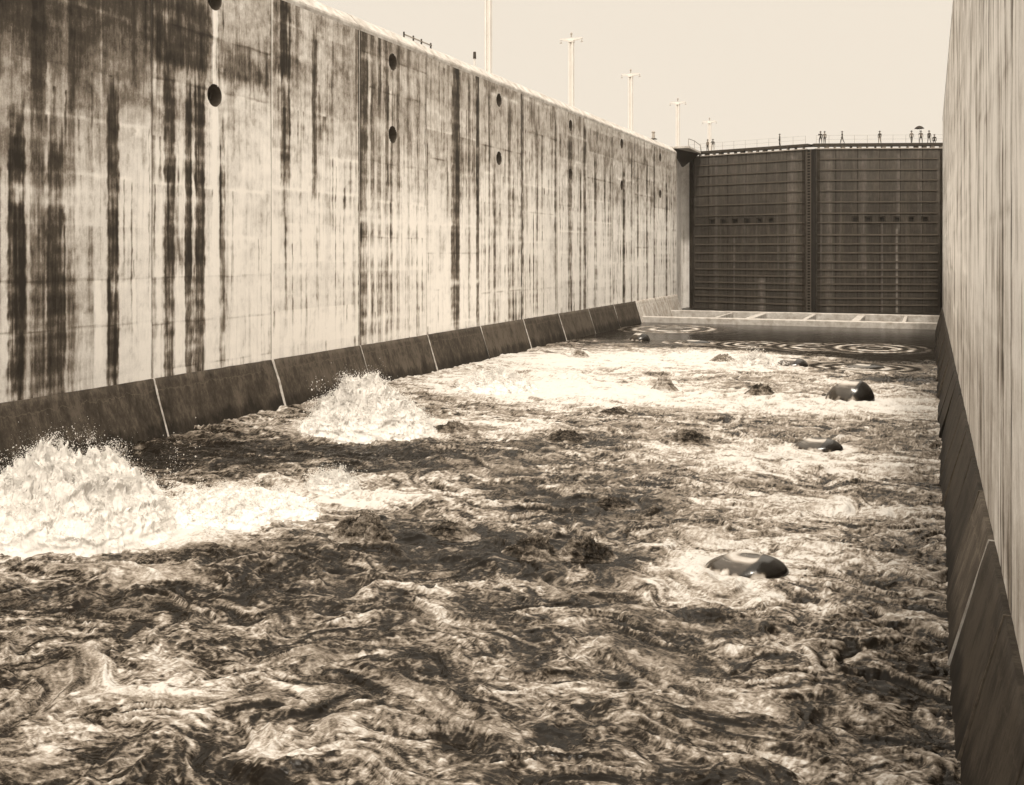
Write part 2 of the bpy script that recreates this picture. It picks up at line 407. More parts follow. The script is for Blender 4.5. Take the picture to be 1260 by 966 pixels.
def wall_block(side, Y0, Y1, k, holes, parent, X, ny, nz, ztop=ZTOP - 1.15, depth=3.0):
    """one concrete monolith: stained front face with round niches, plus top, back and ends"""
    sgn = 1 if side == 'L' else -1                     # the direction the front looks
    g = 0.012; y = np.linspace(Y0 + g, Y1 - g, ny); z = np.linspace(-1.5, ztop, nz)
    # keep the toe-covered part coarse
    Yg, Zg = np.meshgrid(y, z, indexing='ij')
    Yg = Yg.copy(); Zg = Zg.copy()
    cell = max((Y1 - Y0) / ny, (ztop + 1.5) / nz)
    HR = 0.55
    inside = np.zeros_like(Yg, bool)
    for (hy, hz) in holes:
        dy, dz = Yg - hy, Zg - hz; r = np.hypot(dy, dz)
        m = np.abs(r - HR) < cell * 0.55
        rr = np.where(m, HR / np.maximum(r, 1e-6), 1)
        Yg = hy + dy * rr; Zg = hz + dz * rr
        inside |= np.hypot(Yg - hy, Zg - hz) <= HR + 1e-4
    st = (stain_left if side == 'L' else stain_right)(Yg, Zg, k)
    und = 0.012 * fbm(Yg * 0.7, Zg * 0.5, 3, 300 + k)
    Xg = X + sgn * und
    V = np.stack([Xg, Yg, Zg], -1).reshape(-1, 3)
    Fq = gridfaces(ny, nz)
    ins = inside.ravel()
    Fq = Fq[~ins[Fq].all(1)]
    if sgn < 0: Fq = Fq[:, ::-1]
    me = mesh_np('wall_block', V, Fq, {'stain': st}, smooth=True)
    bm = bmesh.new(); bm.from_mesh(me)
    xb = X - sgn * depth
    lay = bm.verts.layers.float.get('stain')
    def q(pts):
        vs = [bm.verts.new(p) for p in pts]
        for v_ in vs: v_[lay] = 0.3
        bm.faces.new(vs)
    a, b_ = Y0 + g, Y1 - g
    Xf = X - sgn * 0.006
    q([(Xf, a, ztop), (Xf, b_, ztop), (xb, b_, ztop), (xb, a, ztop)])
    q([(xb, a, -1.5), (xb, b_, -1.5), (xb, b_, ztop), (xb, a, ztop)])
    q([(Xf, a, -1.5), (Xf, a, ztop), (xb, a, ztop), (xb, a, -1.5)])
    q([(Xf, b_, -1.5), (Xf, b_, ztop), (xb, b_, ztop), (xb, b_, -1.5)])
    bm.to_mesh(me); bm.free()
    o = link('wall_block', me, M_wall, parent)
    for (hy, hz) in holes:                              # niche: a round socket with a closed back and a mooring hook
        n = 28; V2 = []; F2 = []
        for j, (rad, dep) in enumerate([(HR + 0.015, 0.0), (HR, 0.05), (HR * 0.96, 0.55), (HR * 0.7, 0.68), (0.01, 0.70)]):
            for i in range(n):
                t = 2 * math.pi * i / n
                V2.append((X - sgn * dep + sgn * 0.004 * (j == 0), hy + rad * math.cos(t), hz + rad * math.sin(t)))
        for j in range(4):
            for i in range(n):
                F2.append((j * n + i, j * n + (i + 1) % n, (j + 1) * n + (i + 1) % n, (j + 1) * n + i))
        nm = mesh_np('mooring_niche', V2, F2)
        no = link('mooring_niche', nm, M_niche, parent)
        hb = MB(); hb.bar((X - sgn * 0.65, hy, hz - 0.1), (X - sgn * 0.30, hy, hz - 0.12), 0.06).bar((X - sgn * 0.30, hy, hz - 0.14), (X - sgn * 0.27, hy, hz + 0.14), 0.05)
        hb.build('hook', M_iron, no)
    return o

def toe_block(side, Y0, Y1, parent, mat, Xw, Xb, off, joint=True, zbot=-1.4, jw=0.16, jmat=None):
    sgn = 1 if side == 'L' else -1
    slope = (Xb - Xw) / ZTOE                            # inward shift per metre down
    def X(z): return Xw + sgn * 0.10 + (Xb + sgn * off - Xw - sgn * 0.10) * (ZTOE - z) / ZTOE
    ny = 26; nz = 14
    y = np.linspace(Y0 + 0.02, Y1 - 0.02, ny); z = np.linspace(zbot, ZTOE, nz)
    Yg, Zg = np.meshgrid(y, z, indexing='ij')
    Xg = Xw + sgn * 0.10 + (Xb + sgn * off - Xw - sgn * 0.10) * (ZTOE - Zg) / ZTOE
    Xg = Xg + 0.03 * fbm(Yg * 0.8, Zg * 0.8, 3, int(Y0 * 7) % 999)
    top = np.abs(Zg - ZTOE) < 1e-5; Zg = Zg + np.where(top, 0.035 * fbm(Yg * 0.9, Yg * 0, 4, 5), 0)
    V = np.stack([Xg, Yg, Zg], -1).reshape(-1, 3); Fq = gridfaces(ny, nz)
    if sgn < 0: Fq = Fq[:, ::-1]
    me = mesh_np('toe_block', V, Fq, smooth=True)
    bm = bmesh.new(); bm.from_mesh(me); bm.verts.ensure_lookup_table()
    xi = Xw - sgn * 0.3
    allv = list(bm.verts)
    rows = lambda j: [allv[i * nz + j] for i in range(ny)]
    tops = rows(nz - 1); bk = [bm.verts.new((xi, v.co.y, v.co.z)) for v in tops]
    for i in range(ny - 1): bm.faces.new((tops[i], tops[i + 1], bk[i + 1], bk[i]))
    for i0, iy in ((0, Y0 + 0.02), (ny - 1, Y1 - 0.02)):
        col = [allv[i0 * nz + j] for j in range(nz)]
        b0 = bm.verts.new((xi, iy, zbot)); b1 = bk[0] if i0 == 0 else bk[-1]
        bm.faces.new(col + [b1, b0])
    bmesh.ops.recalc_face_normals(bm, faces=bm.faces)
    bm.to_mesh(me); bm.free()
    for p in me.polygons:
        if len(p.vertices) > 4: p.use_smooth = False
    o = link('toe_block', me, mat, parent)
    if joint:
        rj = random.Random(int(Y0 * 31))
        jb = MB(); n = 7; w_ = jw
        pts = []
        xs = [(ZTOE + 0.012) - (ZTOE - zbot) * i / n for i in range(n + 1)]
        L_ = [(X(zz) + sgn * 0.018, Y0 - w_ * rj.uniform(.25, .6), zz) for zz in xs]
        R_ = [(X(zz) + sgn * 0.018, Y0 + w_ * rj.uniform(.25, .6), zz) for zz in xs]
        jb.poly(L_ + R_[::-1], (-sgn * 0.15, 0, 0))
        jb.build('joint_strip', jmat or M_joint, parent)

def coping(side, Y0, Y1, parent, X):
    sgn = 1 if side == 'L' else -1
    zb = ZTOP - 1.15; nseg = max(2, int((Y1 - Y0) / 3))
    ys = np.linspace(Y0 + 0.015, Y1 - 0.015, nseg * 6)
    prof = [(0.0, 0.0), (0.03, 0.18), (0.0, 0.32), (-0.30, 0.62), (-0.62, 0.95), (-0.95, 1.12), (-3.0, 1.15)]
    prof = [(a, b) for a, b in prof]
    V = np.array([[(X + sgn * (a + 0.03 * math.sin(y * 1.3 + b * 4) * (a < -0.1)), y, zb + b) for a, b in prof] for y in ys]).reshape(-1, 3)
    Fq = gridfaces(len(ys), len(prof))
    if sgn > 0: Fq = Fq[:, ::-1]
    me = mesh_np('coping', V, Fq, smooth=False)
    bm = bmesh.new(); bm.from_mesh(me); bm.verts.ensure_lookup_table()
    n = len(prof); allv = list(bm.verts)
    for i0 in (0, len(ys) - 1):
        bm.faces.new([allv[i0 * n + j] for j in range(n)] + [bm.verts.new((X - sgn * 3.0, ys[i0], zb))])
    bmesh.ops.recalc_face_normals(bm, faces=bm.faces); bm.to_mesh(me); bm.free()
    return link('coping', me, M_cop, parent)

left = empty('lock_wall', (-WL, 60, 0))
tag(left, 'tall pale concrete lock wall on the left, streaked with dark vertical stains and round niches', 'wall')
rightw = empty('lock_wall', (WR, 50, 0))
tag(rightw, 'pale lightly streaked concrete lock wall seen edge-on at the right of the chamber', 'wall')
def world_child(o, root):            # parts are modelled in world space
    o.matrix_parent_inverse = root.matrix_world.inverted()
bpy.context.view_layer.update()

YB = [37.2 + 9.1 * k for k in range(-5, 12)] + [141.0]
hole_y = [41.6 + 18.0 * j for j in range(-2, 6)]
REC = 1.62; YPIN = 151.0; YSILL = 120.0
rnd = random.Random(3)
for i in range(len(YB) - 1):
    y0, y1 = YB[i], YB[i + 1]; k = i - 5; ym = (y0 + y1) / 2
    d = CO_ * max(ym, 24) + WL * SA_
    if y1 < 28.2: ny, nz = 40, 60
    else:
        ny = int(min(240, max(30, 9.1 * 19.6 * (46 / d) ** 2 * 1.4))); nz = int(min(380, max(90, 24 / (0.0013 * d))))
        if k >= 2: ny = max(ny, 90)
    hs = [(hy, EYE + hh) for hy in hole_y if y0 < hy < y1 for hh in (7.7, 12.4)]
    dx = (rnd.random() - 0.5) * 0.03
    if k == 2: dx = 0.05
    wall_block('L', y0, y1, k, hs, left, -WL + dx, ny, nz)
    coping('L', y0, y1, left, -WL + dx)
    if y0 >= 118: toe_block('L', y0, y1, left, M_toe_dry, -WL, -31.45, rnd.uniform(-.05, .05), True)
    else: toe_block('L', y0, y1, left, M_toe, -WL, -31.45, rnd.uniform(-.03, .03), True, jw=rnd.choice((0.10, 0.14, 0.20)))
YR = [36.0 + 9.1 * k for k in range(-5, 9)] + [116.0]
rnd = random.Random(5)
for i in range(len(YR) - 1):
    y0, y1 = YR[i], YR[i + 1]
    if y1 - y0 < 1: continue
    wall_block('R', y0, y1, i, [], rightw, WR, 150, 120)
    coping('R', y0, y1, rightw, WR)
    ym = y0
    while ym < y1 - 1:                                  # the right toe is cast in shorter lengths
        ye = min(y1, ym + 4.55)
        toe_block('R', ym, ye, rightw, M_toe_rb if 22 < ym < 23 else M_toe_r, WR, 0.44, rnd.uniform(-.05, .13), rnd.random() < .55 or ym > 60 or 20 < ym < 30, jw=rnd.choice((.03, .05, .08)), jmat=M_joint if 20 < ym < 24 else M_jdull)
        ym = ye
# recesses for the open gate leaves and the hollow quoin piers
def plain_block(name, x0, x1, y0, y1, z0, z1, parent, k=0, front='L'):
    """stained block whose camera-facing (-Y) and chamber-facing faces are gridded"""
    n1, n2 = 24, 90
    V = []; Fs = []; st = []; off = 0
    for (ax) in ('y', 'x'):
        u = np.linspace(x0, x1, n1) if ax == 'y' else np.linspace(y0, y1, n1)
        z = np.linspace(z0, z1, n2); U, Z = np.meshgrid(u, z, indexing='ij')
        if ax == 'y': P = np.stack([U, np.full_like(U, y0), Z], -1)
        else: P = np.stack([np.full_like(U, x1 if front == 'L' else x0), U, Z], -1)
        s = 0.12 + 0.25 * sst(0.1, 0.6, fbm(U * 3 + 7, Z * 0.08, 3, 400 + k)) + 0.1 * fbm(U * 0.8, Z * 0.9, 4, 410 + k) + 0.10 * sst(14, 20, Z)
        V.append(P.reshape(-1, 3)); st.append(s.ravel()); Fs.append(gridfaces(n1, n2, off)); off += n1 * n2
    me = mesh_np(name, np.concatenate(V), np.concatenate(Fs), {'stain': np.clip(np.concatenate(st), 0, 1)})
    bm = bmesh.new(); bm.from_mesh(me); lay = bm.verts.layers.float.get('stain')
    def q(p):
        vs = [bm.verts.new(a) for a in p]
        for v in vs: v[lay] = 0.2
        bm.faces.new(vs)
    q([(x0, y0, z1), (x1, y0, z1), (x1, y1, z1), (x0, y1, z1)])
    q([(x0, y1, z0), (x1, y1, z0), (x1, y1, z1), (x0, y1, z1)])
    xo = x0 if front == 'L' else x1
    q([(xo, y0, z0), (xo, y1, z0), (xo, y1, z1), (xo, y0, z1)])
    bmesh.ops.recalc_face_normals(bm, faces=bm.faces); bm.to_mesh(me); bm.free()
    for p in me.polygons: p.use_smooth = False
    return link(name, me, M_wall, parent)
plain_block('recess_wall', -WL - REC - 2.5, -WL - REC, 141.03, YPIN, -1.5, ZTOP - 0.4, left, 1)
plain_block('quoin_pier', -WL - REC - 2.5, -WL, YPIN + 0.01, YPIN + 14, -1.5, ZTOP - 0.4, left, 2)
plain_block('recess_wall', WR + REC, WR + REC + 2.5, 116.03, YPIN, -1.5, ZTOP - 0.4, rightw, 3, 'R')
plain_block('quoin_pier', WR, WR + REC + 2.5, YPIN + 0.01, YPIN + 14, -1.5, ZTOP - 0.4, rightw, 4, 'R')
for o in C.objects:
    if o.parent in (left, rightw): world_child(o, o.parent)

# ------------------------------------------------------------------ ground on top of the walls and chamber floor
gb = MB(); gb.box((-WL - 2.95 - 300, 160, ZTOP - 0.62), (600, 900, 1.2))
tag(gb.build('ground', M_ground), kind='structure')
gb = MB(); gb.box((WR + 2.95 + 300, 160, ZTOP - 0.62), (600, 900, 1.2))
tag(gb.build('ground', M_ground), kind='structure')
gb = MB(); gb.box((-15.6, 60, -2.2), (44, 220, 1.2))
tag(gb.build('chamber_floor', M_darkfloor), kind='structure')
gb = MB(); gb.box((-15.6, 400, 20.2), (33.4, 460, 1.0))
tag(gb.build('upper_water', M_darkfloor), kind='structure')

# ------------------------------------------------------------------ mitre sill
sill = empty('gate_sill', (-15.6, YSILL, 0))
tag(sill, 'pale concrete sill step crossing the chamber at the foot of the lock gate', 'sill')
zs = 0.66
def rough_beam(x0, x1, y0, y1, z0, z1, name, mat, parent, seed):
    n = 120; b = bmesh.new()
    xs = np.linspace(x0, x1, n)
    e = 0.03 * fbm(xs * 0.7, xs * 0, 4, seed); f_ = 0.025 * fbm(xs * 0.9, xs * 0 + 4, 4, seed)
    rings = []
    for x, a, c in zip(xs, e, f_):
        rings.append([b.verts.new(p) for p in ((x, y0 + c, z0), (x, y0 + c, z1 - 0.05 + a), (x, y0 + c + 0.06, z1 + a), (x, y1, z1 + a), (x, y1, z0))])
    for r0, r1 in zip(rings, rings[1:]):
        for j in range(5): b.faces.new((r0[j], r0[(j + 1) % 5], r1[(j + 1) % 5], r1[j]))
    b.faces.new(rings[0]); b.faces.new(rings[-1][::-1])
    bmesh.ops.recalc_face_normals(b, faces=b.faces)
    me = bpy.data.meshes.new(name); b.to_mesh(me); b.free(); return link(name, me, mat, parent)
rough_beam(-32.3, WR + 1.5, YSILL, YSILL + 1.5, -1.5, zs, 'front_step', M_sill, sill, 1)
rough_beam(-33.9, WR + 1.5, 134.6, 135.6, -1.5, zs + 0.02, 'rear_kerb', M_sill, sill, 2)
MB().box((-15.6, 129, -0.55), (35, 11.2, 0.3)).build('sunken_floor', M_darkfloor, sill)
for px, wd in ((896, 0.3), (937, 0.9), (1003, 0.5), (1062, 0.9), (1116, 0.4)):
    d = 131; X = (px - 1145) * CO_ * d / F
    MB().box((X, 128.9, 0.12), (wd, 11.3, 0.9), bev=0.05).build('cross_wall', M_sill, sill)
MB().box((-15.6, 143.8, 0.0), (35, 16.2, 0.5)).build('gate_floor', M_darkfloor, sill)
bpy.context.view_layer.update()
for o in C.objects:
    if o.parent == sill: world_child(o, sill)

# ------------------------------------------------------------------ lock gate leaves
ZL = 22.1
MX, MY = -14.9, 145.4
hs_strip = [12.65, 11.2, 9.8, 8.4, 6.9, 5.4, 4.15, 2.5, 1.3, .1, -1.1, -2.2, -3.1, -4.1, -5, -6, -6.9]
def gate_leaf(px_, py_, side, label, port_px, leak_px):
    pin = Vector((px_, py_, 0)); mit = Vector((MX + (-0.26 if side == 'L' else 0.26), MY + 0.03, 0))
    v = mit - pin; L = v.length; ang = math.atan2(v.y, v.x)
    root = empty('lock_gate_leaf', pin, ang if side == 'L' else ang + math.pi)
    tag(root, label, 'lock gate', 'two leaves of the mitred lock gate')
    u = v.normalized(); s = 1 if side == 'L' else -1     # local +x runs to the mitre on the left leaf, away from it on the right
    def lx(a): return s * a
    def a_of(px):                                        # distance along the leaf of something seen at px
        # solve pin + u a on the line of sight
        k = (px - 1145.0) / F * CO_                      # X / depth
        # X = k d ; d = -X sin + Y cos
        A = u.x + k * (u.x * SA_) - k * u.y * CO_; B = pin.x + k * (pin.x * SA_) - k * pin.y * CO_
        return -B / A
    # skin: gridded plate with leak stains and a paler top
    nx, nz = 260, 220
    a = np.linspace(0.05, L, nx); z = np.linspace(-0.2, ZL, nz); A, Z = np.meshgrid(a, z, indexing='ij')
    leak = np.zeros_like(A)
    for (lp, y0, y1, st, wd) in leak_px:
        la = a_of(lp); zt = EYE + (312 - y0) * 0.111; zb = EYE + (312 - y1) * 0.111
        leak += st * np.exp(-((A - la) / wd) ** 2) * sst(zb - 1, zb, Z) * (1 - sst(zt - .5, zt, Z)) * (0.6 + 0.8 * np.abs(pn(A * 0, Z * 2.0, 7)))
    leak += 0.22 * sst(0.15, 0.7, fbm(A * 1.6, Z * 0.05, 3, 500)) 
    leak += 0.20 * sst(12, 22, Z) * (0.7 + 0.6 * fbm(A * 2, Z * .2, 3, 510))  # paler towards the top
    leak += 0.10
    holes = [(a_of(p), EYE + 4.5) for p in port_px]
    ins = np.zeros_like(A, bool)
    for ha, hz in holes: ins |= (np.abs(A - ha) < 0.34) & (np.abs(Z - hz) < 0.36)
    bow = -s * 0.0
    y_front = -0.9 
    V = np.stack([lx(A), np.full_like(A, y_front), Z], -1).reshape(-1, 3)
    Fq = gridfaces(nx, nz); Fq = Fq[~ins.ravel()[Fq].all(1)]
    if s < 0: Fq = Fq[:, ::-1]
    me = mesh_np('skin_plate', V, Fq, {'leak': np.clip(leak, 0, 1)}, smooth=False)
    o = link('skin_plate', me, M_gate, root)
    MB().box((lx(L / 2), 0.05, ZL / 2), (L - 0.1, 1.2, ZL + 0.1)).build('frame', M_iron, root)
    for i, h in enumerate(hs_strip):
        w_ = 0.16 if i < 7 else 0.20
        MB().box((lx(L / 2 + 0.35), y_front - 0.05, EYE + h), (L - 1.2, 0.16, w_)).build('girder', M_gate_strip, root)
        # rivet row / light catching edge plate
    for ha, hz in holes:
        fr = MB()
        for dx, dz, sx, sz in ((0, .42, .95, .10), (0, -.42, .95, .10), (.42, 0, .10, .74), (-.42, 0, .10, .74)):
            fr.box((lx(ha) + dx, y_front - 0.03, hz + dz), (sx, 0.05, sz))
        p = fr.build('port', M_gate, root)
        MB().box((lx(ha), y_front + 0.22, hz), (.66, .05, .70)).build('port_shade_plate', M_black, p)
    # vertical plates: heel post, mitre post and seams
    MB().box((lx(0.30), y_front - 0.02, ZL / 2), (0.6, 0.22, ZL)).build('heel_post', M_gate, root)
    MB().box((lx(L - 0.42), y_front - 0.03, ZL / 2 + 0.05), (0.40, 0.20, ZL + 0.1)).build('mitre_post', M_gate, root)
    for f_ in (0.17, 0.34, 0.5, 0.67, 0.84):
        MB().box((lx(L * f_), y_front - 0.006, ZL / 2), (0.10, 0.02, ZL)).build('seam_plate', M_gate, root)
    MB().box((lx(L / 2 + .2), y_front + 0.05, ZL + 0.06), (L - 0.4, 0.5, 0.12)).build('top_flange', M_paler, root)
    # footbridge
    MB().box((lx(L / 2 + .13), -0.55, 22.68), (L + .24, 1.3, 0.36)).build('footbridge', M_iron, root)
    n = 16; rr = random.Random(int(L * 10) + (side == 'L'))
    for i in range(n):
        x = 0.5 + (L - 1.0) * i / (n - 1)
        MB().box((lx(x), -0.75, 22.33), (rr.choice((0.12, 0.2, 0.5)), 0.6, 0.36)).build('bracket', rr.choice((M_paler, M_gate_strip)), root)
    rl = MB(); n = 11
    for i in range(n):
        x = 0.1 + (L - 0.2) * i / (n - 1)
        rl.bar((lx(x), -1.12, 22.8), (lx(x), -1.12, 23.95), 0.022)
    for zz in (23.4, 23.93): rl.bar((lx(0.1), -1.12, zz), (lx(L - 0.1), -1.12, zz), 0.013)
    rl.build('handrail', M_lamp, root)
    if side == 'L':
        ld = MB(); xc = L + 0.02
        for i in range(56):
            ld.box((lx(xc + 0.27), y_front - 0.02, 0.5 + i * 0.385), (0.56, 0.07, 0.13))
        for dx in (0.0, 0.54): ld.box((lx(xc + dx), y_front - 0.03, ZL / 2), (0.09, 0.10, ZL))
        ld.build('ladder', M_gate_strip, root)
        MB().box((lx(xc + 0.22), y_front + 0.28, ZL / 2), (1.7, 0.2, ZL + 0.1)).build('ladder_shade_plate', M_black, root)
    return root, a_of, lx, u, pin
leafL = gate_leaf(-WL + 0.15, YPIN - 0.2, 'L', 'left dark riveted steel lock gate leaf with ladder at its meeting edge', (880, 894, 908, 923, 938, 952),
   [(941, 340, 380, .5, .5), (885, 190, 380, .25, .25), (921, 200, 300, .2, .3), (907, 290, 385, .35, .12), (978, 190, 380, .25, .6)])
leafR = gate_leaf(WR + 0.3, YPIN - 0.2, 'R', 'right dark riveted steel lock gate leaf with a white leak streak', (1050, 1066, 1083, 1101, 1119, 1135),
   [(1101, 280, 385, 1.0, .13), (1083, 272, 385, .45, .1), (1131, 180, 290, .25, .15), (1103, 190, 280, .35, .3), (1018, 190, 380, .25, .4), (1060, 190, 330, .2, .5)])

# platform with a bent rail on the left pier
pf = empty('gate_platform', (-WL + 0.2, 143.5, 21.6))
tag(pf, 'small wedge platform with bent pipe rail at left end of gate top', 'platform')
MB().poly([(-1.6, -2.4, 1.25), (1.5, -2.4, 1.25), (1.5, 6.5, 1.15), (-1.6, 6.5, 1.15)], (0, 0, -0.25)).build('deck', M_cop, pf)
MB().poly([(-1.0, -2.3, 0.97), (1.2, 5.5, 0.97), (-1.4, 6.0, -0.9)], (0.25, 0, 0)).build('bracket', M_iron, pf)
rb = MB(); pts = [(1.4, -2.3, 1.2), (1.4, -2.3, 2.25), (1.4, 1.5, 2.35), (1.4, 5.6, 2.1), (1.4, 6.3, 1.2)]
for a, b in zip(pts, pts[1:]): rb.bar(a, b, 0.05)
rb.bar((1.4, 1.5, 1.2), (1.4, 1.5, 2.35), 0.035)
rb.build('rail', M_paler, pf)

# ------------------------------------------------------------------ lamp posts on the wall behind
XT = -40.0
def lamp_post(px, label, first=[None]):
    d = F * -XT / CO_ / (1145.0 - px); Y = (d + XT * SA_) / CO_
    if first[0] is None:
        r = empty('lamp_post', (XT, Y, ZTOP))
        H = 10.6
        MB().box((0, 0, 0.4), (1.5, 1.7, 0.9), bev=.06).box((0, 0, 1.0), (1.25, 1.4, 0.4), bev=.05).build('base', M_post, r)
        p = MB()
        for sx in (-1, 1): 
            p.poly([(sx * .26 - .10, -.30, 1.1), (sx * .26 + .10, -.30, 1.1), (sx * .26 + .10, .30, 1.1), (sx * .26 - .10, .30, 1.1)], (0, 0, H - 1.1))
        p.box((0, 0.05, H / 2 + .5), (.34, .36, H - 1.2)); p.box((0, 0, H + .1), (.85, .75, .3), bev=.04)
        p.build('post', M_post, r)
        c = MB(); c.poly([(-1.75, -.12, H + .36), (-.4, -.12, H + .15), (.4, -.12, H + .15), (1.75, -.12, H + .36), (1.75, -.12, H + .47), (-1.75, -.12, H + .47)], (0, .24, 0))
        c.build('cross_arm', M_post, r)
        for sx in (-1, 1):
            MB().bar((sx * 1.65, 0, H + .38), (sx * 1.65, 0, H + .12), .03).bar((sx * 1.65, 0, H + .12), (sx * 1.65, 0, H - .05), .08, 12, .2).build('lamp', M_lamp, r)
        MB().bar((0, 0, H + .6), (0, 0, H + .9), .1).ball((0, 0, H + 1.0), .17).build('finial', M_lamp, r)
        first[0] = r; o = r
    else:
        r = first[0]; o = r.copy(); C.objects.link(o); o.location = (XT, Y, ZTOP)
        for ch in list(r.children):
            c2 = ch.copy(); C.objects.link(c2); c2.parent = o
    o.scale = (0.8, 0.8, 1)
    tag(o, label, 'lamp post', 'concrete lamp posts along the wall top')
lamp_post(703, 'tallest fully visible concrete lamp post with cross arm above the left wall')
lamp_post(601, 'nearest concrete lamp post, its top cut off by the picture edge')
lamp_post(776, 'middle concrete lamp post with cross arm, third along the left wall')
lamp_post(834, 'concrete lamp post rising behind the wall corner by the gate platform')
lamp_post(873, 'smallest faint lamp post, farthest off beyond the gate')

# things along the left coping
def at_cop(px, X=-33.6):
    d = F * -X / CO_ / (1145.0 - px); return (X, (d + X * SA_) / CO_, ZTOP)
p0 = at_cop(497, -33.9); p1 = at_cop(531, -33.9)
rk = empty('pipe_rail', p0); tag(rk, 'low dark pipe rail lying along the left wall top near the frame edge', 'rail')
dy = p1[1] - p0[1]
rb = MB(); rb.bar((0, 0, .45), (0, dy, .45), .055); rb.build('rail', M_paler, rk)
for f_ in (0.0, .33, .62, .97): MB().bar((0, dy * f_, 0), (0, dy * f_, .62), .06).build('post', M_iron, rk)
bo = empty('bollard', at_cop(804, -33.2)); tag(bo, 'short mooring bollard on the far end of the left wall top', 'bollard')
MB().bar((0, 0, 0), (0, 0, .8), .22, 14, .16).ball((0, 0, .9), .26, 2, (1, 1, .6)).build('post', M_lamp, bo)
MB().box((0, 0, .02), (.8, .8, .1), bev=.02).build('base', M_iron, bo)

# ------------------------------------------------------------------ people
M_shirt = simple('shirt_cloth', 0.16, 0.9, 0.1, 8, bmp=0); M_darkc = simple('dark_cloth', 0.03, 0.9, 0.1, 8, bmp=0)
M_white = simple('pale_cloth', 0.5, 0.9, 0.1, 8, bmp=0); M_skin = simple('skin', 0.22, 0.7, 0.05, 8, bmp=0); M_hat = simple('hat_felt', 0.05, 0.9, 0.1, 8, bmp=0)
def body_mesh(pose, top, bottom):
    J = {'pel': (0, 0, .95, .15), 'waist': (0, 0, 1.08, .13), 'chest': (0, .01, 1.32, .165), 'neck': (0, 0, 1.50, .06), 'jaw': (0, .015, 1.58, .075), 'head': (0, .0, 1.68, .095), 'crown': (0, -.01, 1.75, .06)}
    E = [('pel', 'waist'), ('waist', 'chest'), ('chest', 'neck'), ('neck', 'jaw'), ('jaw', 'head'), ('head', 'crown')]
    st = {'stand': .06, 'walk': .26, 'lean': .05, 'wide': .05, 'sit': 0}[pose]; sp = .09 if pose != 'wide' else .17
    for s in (-1, 1):
        n = 'r' if s > 0 else 'l'
        fy = st * s
        J['hip' + n] = (s * .10, 0, .90, .105)
        if pose == 'sit':
            J['kn' + n] = (s * .13, .42, .92, .07); J['an' + n] = (s * .13, .45, .50, .05); J['to' + n] = (s * .14, .60, .44, .04)
        else:
            J['kn' + n] = (s * sp, fy * .55 + .03, .50, .07); J['an' + n] = (s * sp, fy - (.02 if fy > 0 else .06), .09, .048); J['to' + n] = (s * (sp + .02), fy + .15, .035, .038)
        J['sh' + n] = (s * .20, 0, 1.42, .075)
        if pose == 'lean': J['el' + n] = (s * .27, .18, 1.20, .048); J['wr' + n] = (s * .20, .40, 1.10, .034); J['ha' + n] = (s * .17, .46, 1.08, .04)
        elif pose == 'wide' and s > 0: J['el' + n] = (.33, .12, 1.25, .048); J['wr' + n] = (.22, .28, 1.40, .034); J['ha' + n] = (.20, .30, 1.47, .042)
        else: J['el' + n] = (s * .27, -fy * .3, 1.14, .048); J['wr' + n] = (s * .28, -fy * .6 + .08, .90, .034); J['ha' + n] = (s * .28, -fy * .6 + .10, .81, .042)
        E += [('pel', 'hip' + n), ('hip' + n, 'kn' + n), ('kn' + n, 'an' + n), ('an' + n, 'to' + n), ('chest', 'sh' + n), ('sh' + n, 'el' + n), ('el' + n, 'wr' + n), ('wr' + n, 'ha' + n)]
    ks = list(J); me = bpy.data.meshes.new('person')
    me.from_pydata([J[k][:3] for k in ks], [(ks.index(a), ks.index(b)) for a, b in E], [])
    o = bpy.data.objects.new('tmp', me); C.objects.link(o)
    m = o.modifiers.new('skin', 'SKIN'); sv = me.skin_vertices[0].data
    for i, k in enumerate(ks): sv[i].radius = (J[k][3], J[k][3] * (.75 if k in ('chest', 'waist', 'pel') else 1)); sv[i].use_root = (k == 'pel')
    o.modifiers.new('ss', 'SUBSURF').levels = 1
    dg = bpy.context.evaluated_depsgraph_get(); dg.update(); out = bpy.data.meshes.new_from_object(o.evaluated_get(dg))
    bpy.data.objects.remove(o)
    out.materials.clear()
    for mt in (top, bottom, M_skin): out.materials.append(mt)
    for p in out.polygons:
        p.use_smooth = True; c = p.center
        hand = abs(c.x) > .24 and c.z < .86
        p.material_index = 2 if (c.z > 1.5 or hand) else (0 if (c.z > .98 or (abs(c.x) > .22 and pose != 'sit')) else 1)
    return out
hat_me = {}
def person(loc, rz, pose, top, bottom, label, hat=True, scale=0.92, group='people standing on the gate footbridge'):
    r = empty('person', loc, rz); r.scale = (scale,) * 3
    o = link('body', body_mesh(pose, top, bottom), None, r)
    if hat:
        if 'h' not in hat_me:
            h = MB(); h.bar((0, 0, 1.725), (0, 0, 1.745), .19, 16, .18).bar((0, 0, 1.745), (0, 0, 1.85), .115, 14, .095)
            ho = h.build('hat', M_hat, r); hat_me['h'] = ho.data
        else: link('hat', hat_me['h'], None, r)
    tag(r, label, 'person', group)
    return r
def on_gate(px, leaf, off=-0.55):
    root, a_of, lx, u, pin = leaf
    a = a_of(px)
    n = Vector((-u.y, u.x, 0)); n = n if n.y > 0 else -n
    p = pin + u * a + n * off
    return (p.x, p.y, 22.86)
person(on_gate(873, leafL), 2.6, 'stand', M_shirt, M_darkc, 'first of the pair of people at the far left of the footbridge')
person(on_gate(879.5, leafL), 3.4, 'wide', M_darkc, M_white, 'person in dark coat and pale trousers, second from left on the footbridge')
person(on_gate(961.5, leafL), 1.6, 'stand', M_darkc, M_darkc, 'lone dark-clad person halfway along the left leaf of the gate')
